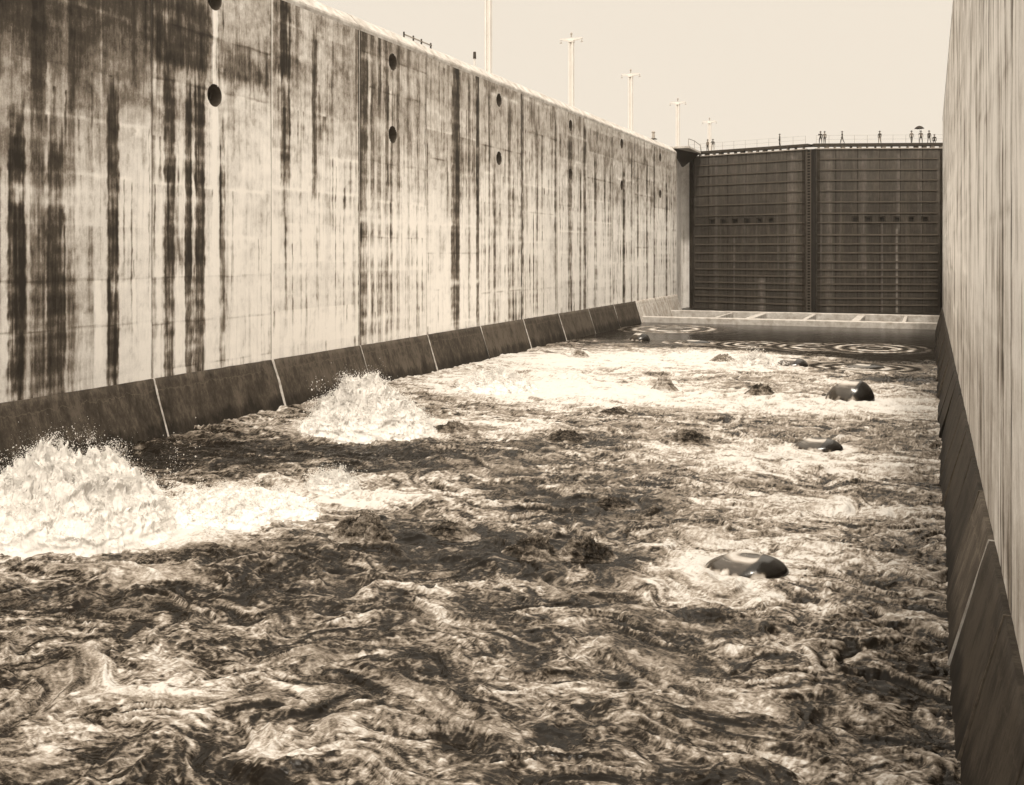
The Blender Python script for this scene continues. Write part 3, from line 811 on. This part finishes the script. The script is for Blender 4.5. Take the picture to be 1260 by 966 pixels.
person(on_gate(1008.5, leafR), 3.1, 'wide', M_darkc, M_darkc, 'stocky dark-clad person just right of the gate ladder')
person(on_gate(1013.5, leafR), 3.0, 'stand', M_shirt, M_darkc, 'slimmer person beside the dark-clad one near the gate ladder')
person(on_gate(1035, leafR), 1.9, 'walk', M_darkc, M_darkc, 'dark person striding along the footbridge right of the ladder')
person(on_gate(1081, leafR), 2.8, 'walk', M_darkc, M_shirt, 'lone person midway along the right leaf of the gate')
person(on_gate(1120, leafR), 3.3, 'walk', M_shirt, M_darkc, 'person left of the umbrella holder on the footbridge')
pu = on_gate(1131.5, leafR)
person(pu, 3.1, 'wide', M_shirt, M_darkc, 'person standing under the umbrella on the footbridge')
person(on_gate(1141.5, leafR), 2.7, 'walk', M_darkc, M_darkc, 'dark-clad person right of the umbrella on the footbridge')
q_ = on_gate(1148, leafR); person((q_[0], q_[1], q_[2] - .5), 3.1, 'sit', M_darkc, M_darkc, 'low seated person at the right end of the footbridge')
um = empty('umbrella', (pu[0] - .2, pu[1] - .3, pu[2] + 1.40)); tag(um, 'open dark umbrella held over a person at the right of the footbridge', 'umbrella')
MB().bar((0, 0, 0), (0, 0, .85), .015).build('shaft', M_iron, um)
uc = bmesh.new(); n = 16; rg = []
for j, (rr, zz) in enumerate([(0.02, .92), (.25, .86), (.45, .74), (.62, .55)]):
    rg.append([uc.verts.new((rr * math.cos(2 * math.pi * i / n), rr * math.sin(2 * math.pi * i / n), zz - (.04 if (j == 3 and i % 2) else 0))) for i in range(n)])
for j in range(3):
    for i in range(n): uc.faces.new((rg[j][i], rg[j][(i + 1) % n], rg[j + 1][(i + 1) % n], rg[j + 1][i]))
me = bpy.data.meshes.new('canopy'); uc.to_mesh(me); uc.free(); link('canopy', me, M_darkc, um)
mp = empty('marker_post', at_cop(584, -33.4)); tag(mp, 'short dark-topped marker post on the left wall beside the nearest lamp post', 'post')
MB().bar((0, 0, 0), (0, 0, .62), .07, 10).build('shaft', M_post, mp); MB().bar((0, 0, .62), (0, 0, 1.15), .13, 12, .11).build('cap', M_iron, mp)

# ------------------------------------------------------------------ boils of water
BO = []   # X, Y, radius, height, kind
def boil(px, pyb, hw, h, kind, label):
    """pyb is where the near edge of the boil meets the water"""
    X, Y, d = at_water(px, pyb); r = hw * d / F
    vx, vy = X / math.hypot(X, Y), Y / math.hypot(X, Y)
    depth = 0.8
    X += vx * r * depth; Y += vy * r * depth
    BO.append((X, Y, r, max(h * d / F, 0.05), kind, label))
boil(918, 713, 50, 22, 'glass', 'largest glassy water dome alone in the right foreground')
boil(1006, 557, 30, 15, 'glass', 'shallow glassy water dome at the right, between the nearest and the tallest dome')
boil(1045, 496, 31, 26, 'glass', 'tallest glassy black-sided water dome near the right wall')
boil(974, 452, 21, 10, 'glass', 'small smooth dome of water in the middle distance right of the foam peak')
boil(786, 420, 14, 10, 'glass', 'small dark water dome farthest left, close to the left wall toe')
boil(1063, 454, 24, 4.5, 'glass', 'flattened smooth water swell amid wide rings by the right wall')
boil(855, 423, 18, 4, 'glass', 'leftmost low swell in the far row of ringed swells')
boil(926, 425, 16, 2.2, 'swell', 'second low swell from left in the far row of rings')
boil(1000, 428, 18, 2.0, 'swell', 'third low swell from left in the far row of rings')
boil(1076, 430, 21, 2.0, 'swell', 'rightmost low swell in the far row of rings')
boil(829, 406, 22, 1.5, 'swell', 'faint flat swell nearest the gate sill at left')
boil(936, 488, 19, 16, 'rough', 'dark spiky water boil left of the tallest dome')
boil(818, 483, 17, 18, 'rough', 'spiky half-white boil in the middle of the chamber')
boil(851, 546, 28, 14, 'rough', 'broad dark ragged boil left of the shallow glassy dome')
boil(713, 440, 13, 9, 'rough', 'small ragged boil in far foam by the left wall')
boil(890, 446, 17, 10, 'rough', 'ragged boil just left of the far foam peak')
boil(697, 546, 30, 14, 'rough', 'low dark ragged boil in the centre of the chamber')
boil(756, 512, 22, 9, 'rough', 'low dark ripple boil above and right of the central one')
boil(555, 534, 28, 12, 'rough', 'ragged grey boil right of the tall foam fountain')
boil(446, 672, 42, 34, 'rough', 'tall dark tufted boil below the left foam band')
boil(555, 666, 36, 18, 'rough', 'low dark boil right of the tall tufted one')
boil(655, 694, 42, 26, 'rough', 'dark clumped boil left in the central pair')
boil(722, 696, 42, 28, 'rough', 'dark clumped boil right in the central pair')
boil(757, 630, 34, 12, 'rough', 'dark low boil above the central pair')
boil(1050, 514, 1, 1, 'none', '')
M_ring = None
def dome(i, X, Y, r, h, kind, label):
    nu, nr = 96, 40
    if kind == 'rough': nu, nr = 180, 60
    th = np.linspace(0, 2 * np.pi, nu, endpoint=False); rho = np.linspace(0, 1.15, nr)
    T, P = np.meshgrid(th, rho, indexing='ij')
    a = 0.8 if kind != 'swell' else 1.3
    x = r * P * np.cos(T); y = r * a * P * np.sin(T)
    core = np.clip(1 - P ** 2.3, -0.4, 1)
    z = h * np.sign(core) * np.abs(core) ** (0.62 if kind == 'glass' else 0.8)
    x = x * (1 + 0.06 * np.cos(2 * T + i)) 
    # the crest leans and is asymmetric
    if kind == 'glass':
        x = x + 0.16 * r * (z / h).clip(0, 1); z = z * (1 + 0.08 * pn(x * 1.1 / r + i, y * 1.1 / r, 600 + i))
        z = z + 0.05 * h * fbm(x * 2.2 / r, y * 2.2 / r, 2, 610 + i)
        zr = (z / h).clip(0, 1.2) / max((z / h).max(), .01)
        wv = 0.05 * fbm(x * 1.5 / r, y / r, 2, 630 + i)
        refl_edge = -0.12 + 0.52 * zr + wv * 2
        left_ = 1 - sst(refl_edge - 0.03, refl_edge + 0.03, x / r)
        foam_refl = left_ * (0.16 + 0.20 * sst(0.1, .7, zr) + 0.62 * sst(0.72 + wv, 0.86 + wv, zr) * (1 - sst(0.93, 0.97, zr)) * .8 * sst(-0.95, -0.35, x / r) + 0.16 * fbm(x * 3 / r, z * 9 / h, 3, 635 + i))  # painted reflections: pale left side, bright sky crescent, dark right side
        foam_refl = foam_refl + 0.9 * sst(0.93, 1.03, P + 0.16 * fbm(T * 3, P * 3, 3, 640 + i)) * (x / r < 0.6)
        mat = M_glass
    elif kind == 'swell':
        foam_refl = 0.15 + 0.55 * np.exp(-((P - 0.95) / 0.12) ** 2) + 0.35 * np.exp(-((P - 0.45) / 0.12) ** 2); mat = M_glass
        z = z - 0.03
    else:
        n = ridged(x * 2.6, y * 2.6, 4, 650 + i, 0.62); m2 = fbm(x * 1.2, y * 1.2, 3, 655 + i)
        x = x * 1.12
        z = 0.85 * h * (1.12 * np.exp(-2.2 * P ** 2.8) - 0.10) * (0.62 + 0.55 * n + 0.7 * m2) + 0.10 * ridged(x * 6, y * 6, 3, 652 + i, .7) * np.exp(-P ** 2)
        x = x + 0.10 * fbm(x * 5, z * 5, 2, 660 + i); y = y + 0.10 * fbm(y * 5, z * 5, 2, 670 + i)
        foam_refl = 0.10 + 0.40 * m2 + 0.34 * n + 0.30 * fbm(x * 4, y * 6 + z * 5, 3, 671 + i, .7) + 0.24 * sst(0.55, 1.05, P) + (0.20 if i in (12, 14, 15) else 0.0); mat = M_boil
    z = z - 0.02
    z = np.where(P > 1.02, z - 0.10, z)
    V = np.stack([x, y, z], -1).reshape(-1, 3)
    idx = np.arange(nu)[:, None] * nr + np.arange(nr - 1)[None]; nx_ = ((np.arange(nu)[:, None] + 1) % nu) * nr + np.arange(nr - 1)[None]
    Fq = np.stack([idx, idx + 1, nx_ + 1, nx_], -1).reshape(-1, 4)
    foam_refl = np.clip(foam_refl, 0, 1)
    if kind == 'rough':                                  # tufts and clots of water leaping off the boil
        rs = np.random.RandomState(i); nd = 2200
        pk = rs.choice(nu * nr, nd, p=(lambda w_: w_ / w_.sum())(np.exp(-2.0 * P.ravel() ** 3) * P.ravel()))
        up = rs.exponential(0.07, nd) * min(1.0, h) * 1.3
        Pd = V[pk] + np.stack([rs.normal(0, .04, nd), rs.normal(0, .04, nd), up], 1)
        base = np.array([(1, 0, 0), (-1, 0, 0), (0, 1, 0), (0, -1, 0), (0, 0, 1.8), (0, 0, -1)], float)
        ft = np.array([(0, 2, 4), (2, 1, 4), (1, 3, 4), (3, 0, 4)])
        sz = np.clip(rs.lognormal(math.log(0.026), .5, nd), .008, .10)
        Vd = Pd[:, None] + base[None] * sz[:, None, None] * rs.uniform(.6, 1.5, (nd, 6, 1))
        Fd = ft[None] + (np.arange(nd) * 6)[:, None, None] + len(V)
        Fd = np.concatenate([Fd, Fd[..., -1:]], -1).reshape(-1, 4)
        Fq = np.concatenate([Fq, Fd]); V = np.concatenate([V, Vd.reshape(-1, 3)])
        foam_refl = np.concatenate([foam_refl.ravel(), np.repeat(np.clip(rs.normal(.20, .28, nd) + (.2 if i in (12, 14, 15) else 0), 0, 1), 6)])
    me = mesh_np('water_boil', V, Fq, {'foam': foam_refl})
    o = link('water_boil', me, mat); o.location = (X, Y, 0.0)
    tag(o, label, 'water boil', 'boils of water rising from the floor culverts')
    return o
# ------------------------------------------------------------------ water sheet
yy = list(np.arange(-8.0, 12.0, 0.10))
while yy[-1] < YSILL + 0.02:
    D = max(yy[-1], 15) ; yy.append(yy[-1] + min(0.30, max(0.030, 0.030 * (D / 16) ** 1.35)))
ys = np.array(yy); ys[-1] = YSILL + 0.05
nxw = 1150
xs = np.linspace(-31.75, 0.75, nxw)
Xg, Yg = np.meshgrid(xs, ys, indexing='ij')
calm = sst(83, 93, Yg + 5 * fbm(Xg * 0.12, Yg * 0.12, 2, 5) + 0.30 * (Xg + 10))         # smooth dark water by the sill
calm_small = np.zeros_like(Xg)
def patch(px, py, rx, ry, power=1.0):
    X, Y, d = at_water(px, py); ax = rx * d / F; ay = ry * d * d / (F * EYE)
    dx = Xg - X; dy = Yg - Y
    # axes follow the line of sight
    un = math.hypot(X, Y); vx, vy = -SA_, CO_
    r2 = ((dx * CO_ + dy * SA_) / ax) ** 2 + ((dx * vx + dy * vy) / ay) ** 2
    return np.exp(-r2 * power)
D = np.full_like(Xg, 0.40) + 0.15 * fbm(Xg * 0.22 + 3, Yg * 0.34, 3, 91) * (1 - sst(40, 70, Yg)) - 0.09 * (1 - sst(18, 36, Yg))
foam_p = [ # px, py, rx, ry, amount
 (95,655,140,48,.75),(250,630,130,34,.62),(400,612,120,24,.5),(500,598,90,14,.35),(230,660,120,16,.3),
 (450,530,120,20,.7),(600,528,110,14,.4),(620,472,130,18,.6),(700,440,120,10,.55),(700,480,120,14,.40),(820,490,150,18,.40),
 (760,445,150,12,.45),(800,465,260,22,.16),(900,500,220,22,.14),(620,450,120,16,.15),(860,435,90,8,.45),(930,446,90,12,.6),(1000,500,140,14,.42),(1100,495,70,25,.38),(1060,470,110,8,.25),
 (880,555,150,18,.45),(1000,575,120,16,.45),(1100,570,60,14,.2),(960,625,120,20,.40),(1080,630,80,16,.35),
 (880,665,80,16,.35),(860,690,70,26,.45),(930,730,90,16,.45),(1010,685,60,26,.35),(820,710,45,20,.3),
 (150,715,110,7,.4),(230,705,80,6,.35),(120,860,70,50,.45),(190,790,110,24,.25),(230,880,80,40,.28),(60,920,60,24,.3),(330,840,90,30,.16),
 (560,720,120,10,.2),(500,745,150,14,.15),(730,640,60,12,.2),(600,640,60,10,.2),(960,860,200,50,.05),(660,870,170,60,.07),(800,790,200,60,.06),
 (650,800,120,30,.05),(1080,800,80,60,.10),(350,920,140,20,.1),
 (360,560,240,24,-.50),(300,545,160,12,-.3),(600,655,200,26,-.16),(300,720,260,40,-.14),(650,780,300,50,-.05),(200,560,90,10,-.35),(520,560,110,14,-.2),(430,665,60,16,-.3),(660,690,110,20,-.32),(560,660,60,12,-.25),(330,700,250,24,-.20),
 (250,740,200,20,-.16),(120,690,110,8,-.4),(340,608,60,5,-.5),(740,625,80,9,-.3),(880,512,60,5,-.25),(700,543,60,9,-.35),(860,760,40,8,-.3),(160,780,100,12,-.12),
 (470,820,60,22,-.2),(210,930,50,24,-.3),(400,870,100,40,-.12),(1140,600,30,16,-.25),(1070,790,70,50,-.12),(1100,850,60,60,-.12),(600,600,100,12,-.12),
 (900,900,160,30,-.07),(700,830,100,12,-.10),(700,960,160,16,-.16),(1030,730,100,30,-.05)]
for (a, b, c, d_, e) in foam_p: D += e * patch(a, b, c, d_)
D = D - 0.30 * calm * 1.3
# strong run of waves along the right wall
def advect(seed, scales, steps, dt, st=3):
    """displacement of every water point traced back along a swirling flow (computed coarse, then interpolated)"""
    X0 = Xg[::st, ::st]; Y0 = Yg[::st, ::st]; px_, py_ = X0.copy(), Y0.copy()
    for _ in range(steps):
        u = np.zeros_like(px_); v = np.zeros_like(px_)
        for k, (L, a) in enumerate(scales):
            e = 0.08 * L; sd = seed + k
            def P(x, y): return pn(x / L, y / (L * 0.8), sd)
            p0 = P(px_, py_)
            u += a * (P(px_, py_ + e) - p0) / e * L; v -= a * (P(px_ + e, py_) - p0) / e * L
        px_ += u * dt; py_ += v * dt
    dx, dy = px_ - X0, py_ - Y0
    ia = np.minimum(np.arange(Xg.shape[0]) / st, dx.shape[0] - 1.001); ja = np.minimum(np.arange(Xg.shape[1]) / st, dx.shape[1] - 1.001)
    i0 = ia.astype(int); j0 = ja.astype(int); fi = (ia - i0)[:, None]; fj = (ja - j0)[None]
    def up(A): return (A[i0][:, j0] * (1 - fi) + A[i0 + 1][:, j0] * fi) * (1 - fj) + (A[i0][:, j0 + 1] * (1 - fi) + A[i0 + 1][:, j0 + 1] * fi) * fj
    return Xg + up(dx), Yg + up(dy)
def nz(a): return (a - a.mean()) / a.std()
ax_, ay_ = advect(801, ((3.4, 0.44), (1.3, 0.26)), 10, 0.11)       # strong swirls
bx_, by_ = advect(821, ((1.5, 0.36), (0.6, 0.16)), 8, 0.07, 2)         # finer eddies
big = fbm(Xg * 0.20 + .3 * (ax_ - Xg), Yg * 0.26, 3, 10)
r1 = ridged(ax_ * 0.50, ay_ * 0.95, 4, 20, 0.5)
r2 = ridged(bx_ * 1.5, by_ * 3.0, 3, 30, 0.5)
s3 = fbm(bx_ * 4.0, by_ * 7.0, 3, 40, 0.55)
near = 1 - sst(50, 95, Yg) * 0.45
r0 = ridged(ax_ * 0.26 + 3, ay_ * 0.46, 3, 19, 0.5)
H = 0.30 * big + 0.20 * (r0 - 0.3) + 0.085 * (r1 - 0.3) + 0.048 * (r2 - 0.3) + 0.02 * s3
H = H * near * (1 - 0.975 * calm)
broad = nz(fbm(ax_ * 0.8, ay_ * 1.9, 3, 50, 0.6))
fil = nz(ridged(ax_ * 1.1, ay_ * 3.8, 4, 44, 0.72))
fil2 = nz(fbm(bx_ * 2.4, by_ * 7.0, 3, 60, 0.74))
fine2 = nz(fbm(bx_ * 8, by_ * 15, 2, 64, 0.8))
farw = sst(35, 80, Yg)
tex = nz(0.42 * broad + 0.50 * nz(fbm(ax_ * 0.42 + 7, ay_ * 0.9, 3, 53, .55)) + 0.48 * fil + 0.46 * fil2 * (1 - .3 * farw) + 0.42 * fine2 * (1 - .75 * farw) + 0.22 * nz(r1) + 0.30 * nz(r0) + 0.55 * farw * nz(fbm(ax_ * 0.22, ay_ * 0.9, 4, 58, .65)))
troughs = sst(0.35, 1.25, -nz(fbm(ax_ * 0.9 + 9, ay_ * 2.0, 3, 47, 0.55) + 0.35 * big + 0.05 * fil)) * (1 - sst(.62, .9, D))
smooth_ = sst(0.2, 1.2, nz(fbm(ax_ * 0.3 + 20, ay_ * 0.5, 2, 57))) * 0.55                # glossy upwelling slicks, less broken
foam = 0.47 + (D - 0.43) * 0.66 + 0.200 * tex * (1 - .8 * smooth_) - 0.22 * troughs  # middle values carry painted sky reflection as well as foam
crest = ridged(ax_ * 0.38 + 5, ay_ * 0.85, 2, 49, 0.4)
foam += 0.20 * sst(0.80, 0.96, crest + 0.03 * fil2)
H += 0.07 * sst(0.55, 1.0, crest) * near * (1 - calm)
foam = foam * (1 - calm) + calm * (0.03 + 0.12 * nz(fbm(ax_ * 0.3, ay_ * 1.5, 4, 70)) * .6 + (D - 0.1) * 0.2)
# dark hollows aligned along the right wall in the foreground
dk = patch(1075, 800, 95, 150); spots = sst(0.14, 0.36, fbm(bx_ * 1.5, by_ * 0.6, 3, 75, 0.6)); foam -= 0.55 * dk * spots; H -= 0.14 * dk * spots
# rings round the boils
for i, (X, Y, r, h, kind, label) in enumerate(BO):
    dx = (Xg - X); dy = (Yg - Y)
    if kind == 'none': continue
    a = 0.8 if kind != 'swell' else 1.3
    q = np.hypot(dx, dy / a) / r + 0.16 * fbm(ax_ * 0.9 / max(r, .6), ay_ * 0.9 / max(r, .6), 3, 700 + i)
    brk = np.clip(0.55 + 1.1 * fbm(ax_ * 1.1, ay_ * 1.1, 3, 720 + i), 0, 1.2)
    if kind in ('swell',) or i in (5, 6):
        w_ = np.exp(-((q - 2.2) / 1.6) ** 2)
        inn = 1 - sst(2.6, 3.5, q)
        foam = foam * (1 - inn) + inn * (0.10 + 1.3 * brk * (0.95 * np.exp(-((q - 1.25) / 0.24) ** 2) + 0.80 * np.exp(-((q - 2.15) / 0.22) ** 2) + 0.55 * np.exp(-((q - 3.0) / 0.20) ** 2)))
        H = H * (1 - 0.8 * inn) + 0.03 * np.cos(q * 7) * np.exp(-q * .5)
    elif kind == 'glass':
        foam += 0.32 * np.exp(-((q - 1.25) / 0.35) ** 2); H = H * (1 - 0.7 * (1 - sst(1.0, 1.8, q)))
        H += 0.10 * h * np.exp(-((q - 1.2) / 0.2) ** 2) * (0.6 + pn(Xg * 3, Yg * 3, 5))
    else:
        H = H * (1 - 0.6 * (1 - sst(0.9, 1.5, q))); foam += (0.25 * np.exp(-((q - 1.3) / 0.3) ** 2) if Y > 55 else 0) - (0.20 * np.exp(-(q / 1.5) ** 2) * (Y < 55)) - 0.16 * np.exp(-((dx - 1.6 * r) / (1.4 * r)) ** 2 - (dy / (.7 * r)) ** 2)
# keep the edge under the toes calm enough not to poke through
foam = np.clip(foam, -0.1, 1.05)
# long dark slick near the right wall in the distance
foam -= 0.7 * patch(1105, 467, 60, 3.0) + 0.4 * patch(1100, 440, 50, 4)
foam = np.clip(foam, -0.1, 1.05)
V = np.stack([Xg, Yg, H], -1).reshape(-1, 3)
me = mesh_np('water', V, gridfaces(nxw, len(ys)), {'foam': foam})
tag(link('water', me, M_water), kind='structure')
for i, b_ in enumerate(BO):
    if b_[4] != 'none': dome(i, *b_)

# ------------------------------------------------------------------ foam fountains
def fountain(px, pyb, hw, h, label, prof, seed, ndrop=5000, lean=0.0, r_y=0.9):
    X, Y, d = at_water(px, pyb); r = hw * d / F; hh = h * d / F
    vx, vy = X / math.hypot(X, Y), Y / math.hypot(X, Y); X += vx * r * r_y * .55; Y += vy * r * r_y * .55
    root = empty('foam_fountain', (X, Y, 0)); tag(root, label, 'fountain', 'white fountains of foaming water')
    n = 420; g = np.linspace(-1.15, 1.15, n); U, W = np.meshgrid(g, g, indexing='ij')
    q = np.hypot(U, W) + 0.12 * fbm(U * 2 + seed, W * 2, 3, seed)
    env = np.interp(q, [0, .15, .3, .45, .6, .75, .9, 1.0, 1.15], prof)
    bil = np.abs(fbm(U * r * 0.9, W * r * 0.9 + 9, 4, seed + 1, 0.6)) ; bil2 = np.abs(fbm(U * r * 3.2, W * r * 3.2, 4, seed + 2, 0.65))
    lump = fbm(U * 2.6 + seed, W * 2.6, 4, seed + 3, 0.6)
    torn = ridged(U * 3.4, W * 3.4 + seed, 4, seed + 6, 0.62)
    z = hh * env * (0.80 + 0.75 * lump + 0.30 * (torn - 0.3)) + (0.50 * bil + 0.35 * bil2) * sst(0.02, 0.4, env) * min(1.0, hh)
    z = z - 0.30 * (1 - sst(0.0, 0.30, env + 0.16 * lump)) - 0.01
    x = U * r + 0.16 * fbm(U * r * 2, z * 2.5, 3, seed + 4) + lean * z; y = W * r * r_y + 0.16 * fbm(W * r * 2, z * 2.5, 3, seed + 5)
    me = mesh_np('foam_mound', np.stack([x, y, z], -1).reshape(-1, 3), gridfaces(n, n))
    link('foam_mound', me, M_foam, root)
    # spray: thousands of little drops and clots thrown off the surface
    rs = np.random.RandomState(seed)
    nj = 150; jp = rs.choice(n * n, nj, p=(lambda w_: w_ / w_.sum())((env.ravel() ** 1.2) * (np.abs(q.ravel()) < .95)))
    jo = np.stack([x.ravel()[jp], y.ravel()[jp], z.ravel()[jp]], 1)      # tongues flung outwards in arcs
    jd = np.stack([jo[:, 0] / r + rs.normal(0, .5, nj), jo[:, 1] / r + rs.normal(0, .5, nj), rs.uniform(.8, 2.2, nj)], 1); jl = rs.gamma(2.0, 0.16, nj) * min(1.0, hh)
    base = np.array([(1, 0, 0), (-1, 0, 0), (0, 1, 0), (0, -1, 0), (0, 0, 1), (0, 0, -1)], float)
    ft = np.array([(0, 2, 4), (2, 1, 4), (1, 3, 4), (3, 0, 4), (2, 0, 5), (1, 2, 5), (3, 1, 5), (0, 3, 5)])
    wgt = (env.ravel() ** 0.8) * (np.abs(q.ravel()) < 1.0); wgt /= wgt.sum()
    pick = rs.choice(n * n, ndrop, p=wgt)
    P = np.stack([x.ravel()[pick], y.ravel()[pick], z.ravel()[pick]], 1)
    e = env.ravel()[pick]
    up = rs.exponential(0.085, ndrop) * (0.3 + e) * min(hh, 2.0) / 1.3
    P[:, 2] += up - 0.02; P[:, :2] += rs.normal(0, 0.06, (ndrop, 2)) + np.stack([x.ravel()[pick], y.ravel()[pick]], 1) / max(r, .1) * up[:, None] * .6
    half = ndrop // 2; jj = rs.randint(0, nj, half); tt = rs.uniform(0, 1, half) ** .8
    P[:half] = jo[jj] + jd[jj] * (jl[jj] * tt)[:, None] + np.array([0, 0, -1.0]) * (jl[jj] * tt ** 2 * 1.1)[:, None] + rs.normal(0, 1, (half, 3)) * (0.02 + 0.07 * tt * jl[jj] / .3)[:, None]
    P[:half, 2] = np.maximum(P[:half, 2], 0.02); up[:half] = tt * 0.3
    sz = rs.lognormal(math.log(0.008 * max(1, d / 26)), 0.45, ndrop) * (1.3 - 0.8 * np.clip(up / .6, 0, 1))
    sz = np.clip(sz, .003, .03 * max(1, d / 30))
    Vd = P[:, None] + base[None] * sz[:, None, None] * rs.uniform(.6, 1.5, (ndrop, 6, 1))
    Fd = ft[None] + (np.arange(ndrop) * 6)[:, None, None]
    sp = mesh_np('spray', Vd.reshape(-1, 3), Fd.reshape(-1, 3))
    o = link('spray', sp, M_foam, root); o['kind'] = 'stuff'
fountain(452, 540, 96, 62, 'tall white foam fountain boiling up beside the left wall toe', [1.0, .98, .92, .77, .54, .30, .14, .05, 0], 31, 22000, 0.0)
fountain(88, 672, 140, 100, 'largest white foam fountain at the left edge of the chamber', [1.0, .99, .96, .88, .70, .42, .20, .08, 0], 41, 34000, 0.0)
fountain(930, 455, 42, 20, 'small pointed foam peak in the far middle of the chamber', [1.0, .7, .46, .28, .17, .1, .05, .02, 0], 51, 6000)
fountain(612, 482, 62, 22, 'low broad foam mound by the left wall beyond the tall fountain', [1.0, .85, .66, .48, .34, .2, .1, .04, 0], 61, 8000)
fountain(280, 648, 130, 26, 'long low heap of white foam right of the largest fountain', [1.0, .9, .8, .66, .5, .32, .16, .06, 0], 71, 14000)
fountain(408, 606, 42, 22, 'small foam tuft at the tail of the left foam band', [1.0, .9, .7, .55, .4, .25, .12, .04, 0], 81, 6000)

# loose spray over the rough water
rs = np.random.RandomState(5)

# ------------------------------------------------------------------ haze
hb = MB(); hb.box((0, 160, 23.0), (1400, 1200, 54.0))
hz = bpy.data.materials.new('haze'); hz.use_nodes = True; t = hz.node_tree; t.nodes.clear()
pv = t.nodes.new('ShaderNodeVolumePrincipled'); pv.inputs['Color'].default_value = (1.0, 0.96, 0.90, 1); pv.inputs['Density'].default_value = 0.00011
pv.inputs['Anisotropy'].default_value = 0.2
ot = t.nodes.new('ShaderNodeOutputMaterial'); t.links.new(pv.outputs[0], ot.inputs['Volume'])
tag(hb.build('haze', hz), kind='stuff')
S.cycles.volume_bounces = 1
